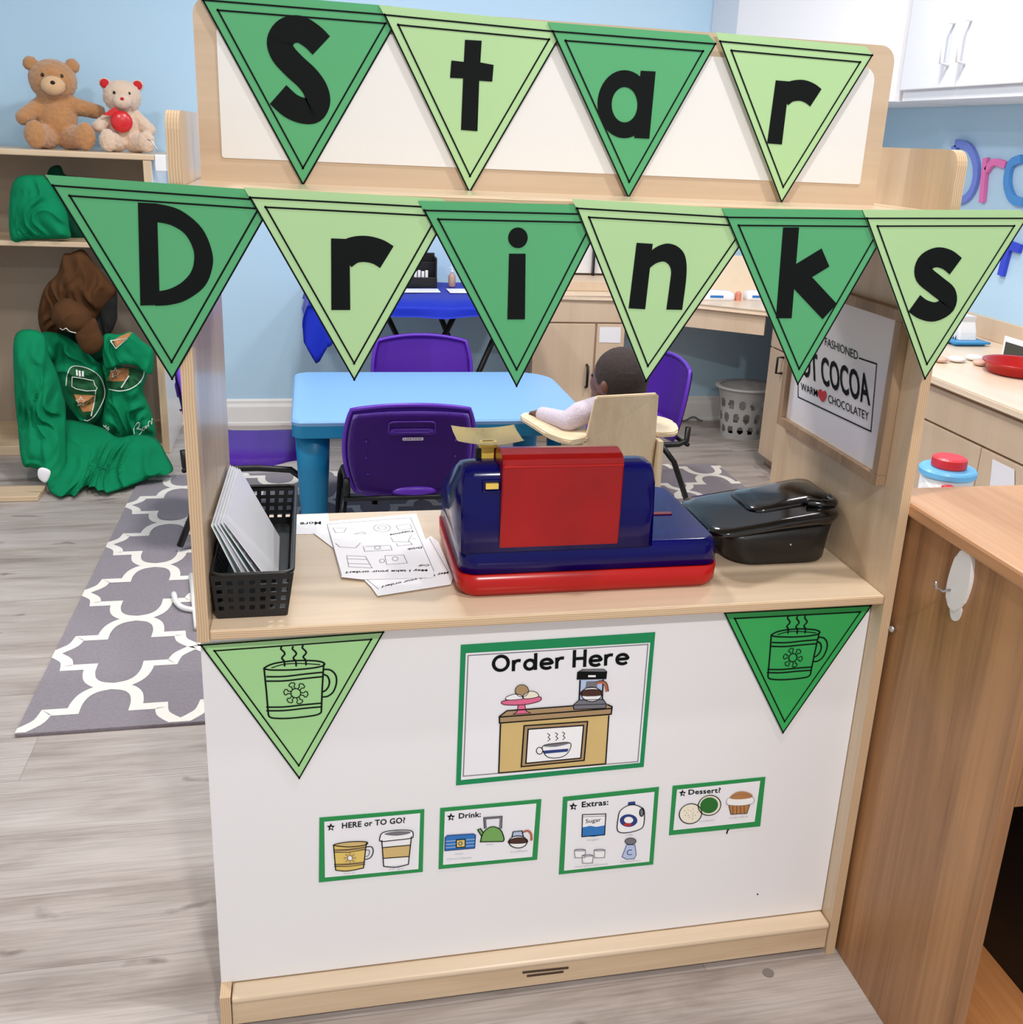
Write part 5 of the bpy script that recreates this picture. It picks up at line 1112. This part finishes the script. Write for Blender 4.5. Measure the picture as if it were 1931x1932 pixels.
# letters on the right wall
def wl(nm, lab, m_, strokes, wd):
    t = None; bm = bmesh.new()
    for L_ in strokes:
        P = [A(x, y, 'x', 2.598) for x, y in L_]; n = Vector((1, 0, 0)); n_ = len(P); Lf, Rt = [], []
        for i in range(n_):
            d = (P[min(i+1, n_-1)]-P[max(i-1, 0)]).normalized(); q = n.cross(d)*wd/2; Lf.append(P[i]+q); Rt.append(P[i]-q)
        loft(bm, [[Lf[i], Rt[i], Rt[i]+Vector((-.014, 0, 0)), Lf[i]+Vector((-.014, 0, 0))] for i in range(n_)])
    tag(fin(bm, nm, m_), lab, 'wall letter', 'cut out letters on the right wall')
wl('wall_letter', 'periwinkle blue cut-out letter D on the right wall', mat('periwinkle_card', (120, 140, 226), .5), [[(1806, 275), (1799, 388)], smooth([(1808, 270), (1832, 278), (1846, 310), (1843, 350), (1826, 375), (1800, 380)], 4)], .028)
wl('wall_letter', 'pink cut-out letter r on the right wall', mat('pink_card', (236, 120, 186), .5), [[(1865, 298), (1857, 382)], smooth([(1866, 322), (1880, 306), (1903, 312)], 4)], .024)
wl('wall_letter', 'sky blue cut-out letter after the pink r on right wall', mat('sky_card', (80, 150, 220), .5), [smooth([(1932, 300), (1912, 310), (1905, 345), (1915, 375), (1935, 382)], 4)], .03)
wl('wall_letter', 'royal blue cut-out letter low on right wall beside s pennant', mat('royal_card', (50, 70, 210), .5), [[(1908, 462), (1893, 520)], [(1908, 462), (1930, 470)]], .03)

# ------------------------------------------------------------ corner cubby with bears and aprons
CB = thing('cubby_shelf', 'maple cubby shelf in the back left corner with plush bears on top', 'shelf', (-.85, 3.15, 0))
CL, CR, CYF = -1.30, -.43, 2.95
bm = bmesh.new(); addbox(bm, (CL, CR+.012), (CYF, 3.36), (1.150, 1.172), .004); fin(bm, 'top', MAPLEH, CB)
bm = bmesh.new(); addbox(bm, (CL, CL+.02), (CYF, 3.35), (0, 1.149)); fin(bm, 'side_panel', MAPLE, CB)
bm = bmesh.new(); addbox(bm, (CR-.030, CR), (CYF, 3.35), (0, 1.149), .002)
for f in bm.faces:
    if f.normal.x > .7: f.material_index = 1
    if f.normal.y < -.7: f.material_index = 0
fin(bm, 'side_panel', [MAPLE, TRIMW], CB)
box('back_panel', mat('grey_hardboard', (168, 154, 138), .7), (CL+.021, CR-.031), (3.33, 3.349), (0.02, 1.149), CB, 0)
box('shelf_board', MAPLEH, (CL+.021, CR-.031), (CYF, 3.329), (.822, .842), CB, .003)
box('bottom_board', MAPLEH, (CL+.021, CR-.031), (CYF, 3.329), (.0, .04), CB, .003)
hk = A(138, 470, 'y', 3.1)
bm = bmesh.new(); tube(bm, [(hk.x, 3.1, .822), (hk.x, 3.1, .79), (hk.x-.008, 3.09, .775), (hk.x+.004, 3.07, .775)], .0025, 8); fin(bm, 'coat_hook', CHROME, CB, True)
t = thing('clip_lamp_base', 'small white box with bent wire on top right corner of cubby', 'box', (-.41, 2.98, 1.172))
box('white_box', TRIMW, (-.417, -.378), (2.952, 3.02), (1.112, 1.172), t, .003)
bm = bmesh.new(); tube(bm, [(-.445, 3.0, 1.225), (-.43, 3.0, 1.218), (-.41, 3.0, 1.19), (-.405, 3.0, 1.172)], .0025, 8); fin(bm, 'wire', CHROME, t, True)
o = box('low_bench', MAPLEH, (-1.3, -.805), (2.40, 2.52), (0, .02), None, .004); tag(o, 'edge of a low maple board on the floor at far left', 'board')

# bears
def bear(name, label, c, s, fur, light, red=False, turn=0.0, reach=False):
    """c: point on the shelf under the bear; s: overall height"""
    t = thing(name, label, 'teddy bear', c, 0)
    R3 = Matrix.Rotation(turn, 3, 'Z')
    def P(x, y, z): return Vector(c)+R3 @ Vector((x*s, y*s, z*s))
    hd = P(0, 0, .76)
    body = [('s', P(0, .02, .34), (.235*s, .19*s, .28*s)), ('s', hd, (.265*s, .22*s, .235*s)), ('s', P(0, -.17, .70), (.10*s, .08*s, .085*s)),
            ('c', P(-.16, 0, .48), P(-.34, -.12, .34), .095*s, .09*s), ('c', P(.16, 0, .50), P(.46, .02, .44) if reach else P(.34, -.10, .32), .105*s if reach else .095*s, .085*s if reach else .095*s),
            ('c', P(-.12, -.05, .13), P(-.22, -.26, .15), .14*s, .135*s), ('c', P(.12, -.05, .13), P(.27, -.24, .15), .14*s, .135*s), ('s', P(-.23, -.33, .16), (.12*s, .07*s, .16*s)), ('s', P(.29, -.31, .16), (.12*s, .07*s, .16*s)),
            ('s', P(-.22, .01, .93), (.085*s, .05*s, .085*s)), ('s', P(.22, .01, .93), (.085*s, .05*s, .085*s))]
    blob('plush_body', body, fur, t, vox=.005, fur=.0034)
    def sp(nm, p, r, m_):
        bm = bmesh.new(); bmesh.ops.create_uvsphere(bm, u_segments=16, v_segments=10, radius=1, matrix=Matrix.Translation(p) @ R3.to_4x4() @ Matrix.Diagonal((r[0]*s, r[1]*s, r[2]*s, 1))); fin(bm, nm, m_, t, True)
    sp('muzzle', P(0, -.22, .70), (.13, .085, .105), light); sp('nose', P(0, -.30, .73), (.026, .018, .022), FURRED if red else EYE)
    for sx in (-1, 1):
        sp('eye', P(sx*.10, -.195, .81), (.019, .014, .022), EYE); sp('inner_ear', P(sx*.22, -.040, .93), (.062, .022, .062), FURRED if red else fur)
    return t, P, sp
t, P, sp = bear('teddy_bear', 'large tan plush bear on the cubby, cut by the photo edge', A(112, 283, 'y', 3.14)-Vector((0, 0, A(112, 283, 'y', 3.14).z-1.172)), .325, FUR1, FUR1L, turn=.2, reach=True)
t, P, sp = bear('teddy_bear', 'small cream plush bear with red ears holding a red heart', A(238, 283, 'y', 3.13)-Vector((0, 0, A(238, 283, 'y', 3.13).z-1.172)), .265, FUR2, FUR2, True, turn=.15)
sp('heart', P(-.03, -.23, .42), (.15, .06, .15), REDSAT); 
bm = bmesh.new(); Pq = [P(-.28, -.22, .50), P(-.10, -.24, .62), P(-.02, -.25, .52), P(-.12, -.26, .49)]; prism(bm, Pq, Vector((0, .004, 0))); fin(bm, 'ribbon', REDSAT, t)

# cloth things: outlines with folds, thick soft bodies
def cloth(name, L, yfun, m_, bulge=.05, fold=.012, ff=26, seed=0, parent=None, label=None, cat=None, group=None, nr=30, back=.5, nseg=None):
    L2 = smooth(L, 7, True); B = [A(x, y, 'y', yfun(x, y)) for x, y in L2]; c = sum(B, Vector())/len(B); n = len(B)
    bm = bmesh.new()
    def pt(b, t_, side):
        p = c.lerp(b, t_); prof = math.sqrt(max(0, 1-t_**2.2)); d = bulge*prof
        if side > 0:
            w_ = noise.noise(Vector((p.x*7, p.z*7, seed)))*1.2
            f = 1.1-2.8*abs(noise.noise(Vector((p.x*ff*.75+w_*2.2, p.z*ff*.20+seed, seed))))+.45*noise.noise(Vector((p.x*ff*1.1+p.z*9, p.z*ff*.5, seed+5)))
            p = p+Vector((0, -d-fold*f*min(1, (1-t_)*5), 0))
        else: p = p+Vector((0, d*back, 0))
        p.z = max(p.z, .0105 if p.x > -.5 and p.y < 2.64 else .002)
        return p
    for side in (1, -1):
        cen = bm.verts.new(pt(B[0], 0, side)); prev = None
        for j in range(1, nr+1):
            row = [bm.verts.new(pt(b, j/nr, side)) for b in B]
            for i in range(n):
                if prev is None: bm.faces.new((cen, row[i], row[(i+1) % n]))
                else: bm.faces.new((prev[i], row[i], row[(i+1) % n], prev[(i+1) % n]))
            prev = row
    bmesh.ops.remove_doubles(bm, verts=bm.verts, dist=.0002)
    o = fin(bm, name, m_, parent, True)
    if label: tag(o, label, cat, group)
    return o
def on_cloth(o, name, strokes, polys, parent=None):
    """embroidery lying on the cloth surface"""
    M = o.matrix_world; dg = bpy.context.evaluated_depsgraph_get(); 
    bvh = BVHTree.FromPolygons([v.co.copy() for v in o.data.vertices], [tuple(p.vertices) for p in o.data.polygons])
    off = Vector(o.parent.location) if o.parent else Vector()
    def hit(px, py):
        d = ray(px, py).normalized(); h = bvh.ray_cast(CAM-off, d)
        return (h[0]+off-d*.003) if h[0] is not None else None
    bm = bmesh.new(); mats = []
    def mi(m_):
        if m_ not in mats: mats.append(m_)
        return mats.index(m_)
    for q_, (m_, L_) in enumerate(polys):
        D_ = []
        for i in range(len(L_)):
            a, b = L_[i], L_[(i+1) % len(L_)]; D_ += [(a[0]+(b[0]-a[0])*t, a[1]+(b[1]-a[1])*t) for t in (0, .25, .5, .75)]
        c = (sum(p[0] for p in L_)/len(L_), sum(p[1] for p in L_)/len(L_)); prev = None; n = len(D_); NR = 7
        dz = Vector((0, -.0022*(q_+1), 0)); h = hit(*c)
        if not h: continue
        cv = bm.verts.new(h+dz)
        for j in range(1, NR+1):
            row = []
            for p in D_:
                h = hit(c[0]+(p[0]-c[0])*j/NR, c[1]+(p[1]-c[1])*j/NR); row.append(bm.verts.new(h+dz) if h else None)
            for i in range(n):
                k = (i+1) % n
                if prev is None:
                    if row[i] and row[k]: bm.faces.new((cv, row[i], row[k])).material_index = mi(m_)
                elif all((prev[i], prev[k], row[i], row[k])): bm.faces.new((prev[i], row[i], row[k], prev[k])).material_index = mi(m_)
            prev = row
    for m_, L_, r in strokes:
        P = [hit(*p) for p in L_]; P = [p for p in P if p]
        P = [p+Vector((0, -.0058, 0)) for p in P]
        if len(P) > 1: tube(bm, P, r*1.25, 5, mi(m_))
    return fin(bm, name, mats, parent)
kC = K(70, 640, 6.44)
ramp = lambda x, y: 2.92-.46*max(0, min(1, (y-770)/160))
# back-most first
AP1 = thing('apron', 'green apron hanging in cubby with stitched coffee cup patch', 'apron', (-.72, 2.9, .3), 0, 'green aprons in the cubby')
o = cloth('apron_cloth', kC([(60, -80), (300, -60), (520, 80), (700, 250), (790, 330), (830, 560), (820, 760), (760, 960), (600, 1060), (500, 960), (380, 800), (280, 600), (180, 300), (100, 100)]), lambda x, y: 2.90, GCLOTH, .05, .022, 30, 1, AP1)
on_cloth(o, 'cup_patch', [(STITCH, kC(smooth([(355, 560), (370, 430), (420, 335), (520, 325), (650, 365), (760, 445), (815, 560), (825, 680), (780, 800), (700, 930), (620, 985), (575, 975)], 5)), .0016),
    (STITCH, kC([(430, 455), (520, 465), (690, 500), (705, 555), (735, 590), (715, 620), (600, 625), (480, 600), (425, 570), (430, 455)]), .0014), (STITCH, kC([(715, 620), (700, 760), (660, 930)]), .002), (STITCH, kC([(490, 440), (485, 370)]), .003), (STITCH, kC([(525, 450), (520, 380)]), .003), (STITCH, kC([(560, 450), (560, 385)]), .003),
    (STITCH, kC(star(535, 755, 62)+[star(535, 755, 62)[0]]), .0011)],
    [(PATCH, kC(smooth([(365, 560), (375, 440), (425, 345), (520, 335), (650, 375), (750, 450), (805, 560), (815, 680), (770, 800), (690, 930), (610, 970), (520, 900), (420, 720)], 3, True))), (PATCHB, kC([(450, 668), (700, 680), (680, 870), (560, 880), (500, 780)]))], AP1)
AP2 = thing('apron', 'green apron folded over with patch near the cubby side panel', 'apron', (-.6, 2.9, .3), 0, 'green aprons in the cubby')
o = cloth('apron_cloth', kC([(800, 300), (1000, 330), (1320, 380), (1290, 620), (1380, 860), (1440, 1100), (1400, 1230), (1150, 1260), (900, 1200), (790, 1050), (830, 750), (860, 600)]), lambda x, y: 2.885, GCLOTH, .05, .022, 30, 4, AP2)
on_cloth(o, 'round_patch', [(STITCH, kC(smooth([(880, 605), (1000, 625), (1120, 605), (1230, 540), (1290, 460), (1305, 390)], 5)), .0018), (STITCH, kC([(1165, 325), (1120, 440), (1025, 585)]), .0018), (STITCH, kC(star(955, 405, 66)+[star(955, 405, 66)[0]]), .0012),
    ],
    [(PATCH, kC(smooth([(850, 420), (1000, 340), (1160, 320), (1290, 390), (1270, 480), (1120, 590), (980, 610), (880, 590)], 3, True))), (PATCHB, kC([(900, 370), (1140, 335), (1090, 500), (960, 510), (870, 500)]))], AP2)
for st_ in [(STITCH, kC(smooth([(1185, 1150), (1180, 1080), (1215, 1020), (1245, 1010), (1240, 1060), (1215, 1085), (1260, 1090), (1275, 1120), (1240, 1160)], 4)), .0011), (STITCH, kC(smooth([(1300, 1060), (1280, 1085), (1300, 1105), (1320, 1050), (1325, 1085), (1345, 1040), (1360, 1060), (1355, 1010), (1375, 990), (1395, 1030), (1400, 960), (1420, 985)], 4)), .0010), (STITCH, kC(smooth([(810, 1040), (830, 1065), (840, 1040), (845, 1090), (870, 1060), (860, 1110), (880, 1085)], 4)), .0011)]: on_cloth(o, 'script_stitching', [st_], [], AP2)
AP2b = cloth('bib_fold', kC([(800, -40), (1000, -60), (1150, -90), (1280, 20), (1400, 120), (1420, 260), (1400, 420), (1340, 400), (1200, 320), (1020, 310), (880, 350), (810, 300)]), lambda x, y: 2.84, GCLOTH, .035, .012, 30, 7, AP2)
on_cloth(AP2b, 'name_tag', [(STITCH, kC([(895, 15), (1060, -80), (1200, -150), (1215, -100), (1100, -10), (960, 110), (895, 15)]), .0018)], [(PATCHB, kC([(915, 15), (1190, -130), (1200, -100), (965, 95)]))], AP2)
cloth('apron', kC([(-260, -60), (60, -80), (150, 200), (240, 400), (310, 660), (348, 820), (352, 1200), (362, 1560), (300, 1760), (190, 1840), (120, 1720), (60, 1600), (-60, 1560), (-180, 1500), (-240, 1000), (-280, 500)]), lambda x, y: 2.76-.25*max(0, (y-770)/160), GCLOTH, .045, .022, 34, 9, None, 'long green apron hanging to the floor at the far left of the cubby', 'apron', 'green aprons in the cubby')
cloth('apron', kC([(300, 1000), (560, 1010), (800, 1080), (980, 1190), (1200, 1160), (1440, 1200), (1570, 1400), (1650, 1600), (1420, 1670), (1180, 1760), (960, 1830), (800, 1800), (620, 1770), (430, 1880), (220, 1880), (130, 1780), (200, 1600), (320, 1400)]), ramp, GCLOTH, .05, .065, 19, 12, None, 'crumpled green apron heaped on the floor in front of the cubby', 'apron', 'green aprons in the cubby', nr=26)
o = cloth('care_label', kC([(10, 1590), (70, 1560), (165, 1610), (110, 1740), (20, 1690)]), lambda x, y: 2.43, PAPER, .004, .001, 20, 1, None, 'small white care label hanging from the far left apron', 'label')
kD = K(60, 400, 3.45)
cloth('brown_apron', kD([(205, 280), (250, 268), (335, 245), (410, 340), (490, 430), (548, 505), (520, 570), (450, 650), (390, 740), (300, 760), (200, 780), (80, 800), (40, 690), (60, 560), (100, 470), (165, 400)]), lambda x, y: 2.99, BRCLOTH, .05, .02, 30, 20, None, 'brown cloth apron hanging from the hook in the cubby', 'apron')
t = thing('baseball_cap', 'brown baseball cap hanging over the green aprons', 'cap', (-.72, 2.85, .6))
o = cloth('crown', kD([(150, 600), (230, 560), (300, 590), (370, 640), (400, 720), (360, 790), (280, 790), (190, 755), (130, 690)]), lambda x, y: 2.86, BRCLOTH, .07, .008, 20, 22, t)
o2 = cloth('brim', kD([(285, 780), (400, 690), (440, 760), (468, 840), (440, 905), (375, 925), (320, 890)]), lambda x, y: 2.82, BRCLOTH, .025, .003, 20, 25, t)
on_cloth(o, 'stitched_mark', [(STITCH, kD(smooth([(185, 755), (205, 765), (225, 755), (250, 775), (290, 785)], 4)), .0014)], [], t)
cloth('dark_strap', kD([(440, 600), (545, 500), (556, 640), (548, 720), (470, 860), (420, 800)]), lambda x, y: 3.0, mat('black_cloth', (20, 22, 20), .9), .02, .01, 30, 28, None, 'black strap hanging between brown and green aprons in cubby', 'strap')
cloth('green_bag', [(24, 345), (70, 330), (88, 338), (108, 368), (126, 400), (131, 430), (132, 449), (100, 451), (60, 452), (20, 451)], lambda x, y: 2.97, GCLOTH, .05, .015, 26, 31, None, 'green folded bag standing on the middle cubby shelf', 'bag')
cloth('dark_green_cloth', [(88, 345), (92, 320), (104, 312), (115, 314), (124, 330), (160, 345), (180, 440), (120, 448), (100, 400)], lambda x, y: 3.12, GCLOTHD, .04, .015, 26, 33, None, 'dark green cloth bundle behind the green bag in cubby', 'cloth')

# a darker apron hanging at the back of the cubby, seen between the others
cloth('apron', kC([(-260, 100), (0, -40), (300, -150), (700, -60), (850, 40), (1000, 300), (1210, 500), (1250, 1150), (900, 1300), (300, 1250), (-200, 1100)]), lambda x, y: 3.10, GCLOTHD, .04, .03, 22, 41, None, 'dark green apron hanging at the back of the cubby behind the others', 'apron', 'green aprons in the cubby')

# pale plastic rod with a curved end lying on the rug
t = thing('white_plastic_rod', 'small white plastic rod with curved end lying on rug behind left panel', 'rod', (-.2, 1.4, .0095))
bm = bmesh.new(); P_ = [A(x, y, 'z', .018) for x, y in smooth([(328, 1120), (333, 1136), (346, 1147), (368, 1151)], 4)]; tube(bm, P_, .008, 8); fin(bm, 'curved_end', TRIMW, t, True)
bm = bmesh.new(); tube(bm, [A(361, 1085, 'z', .018), A(372, 1185, 'z', .018)], .008, 8); fin(bm, 'rod', TRIMW, t, True)
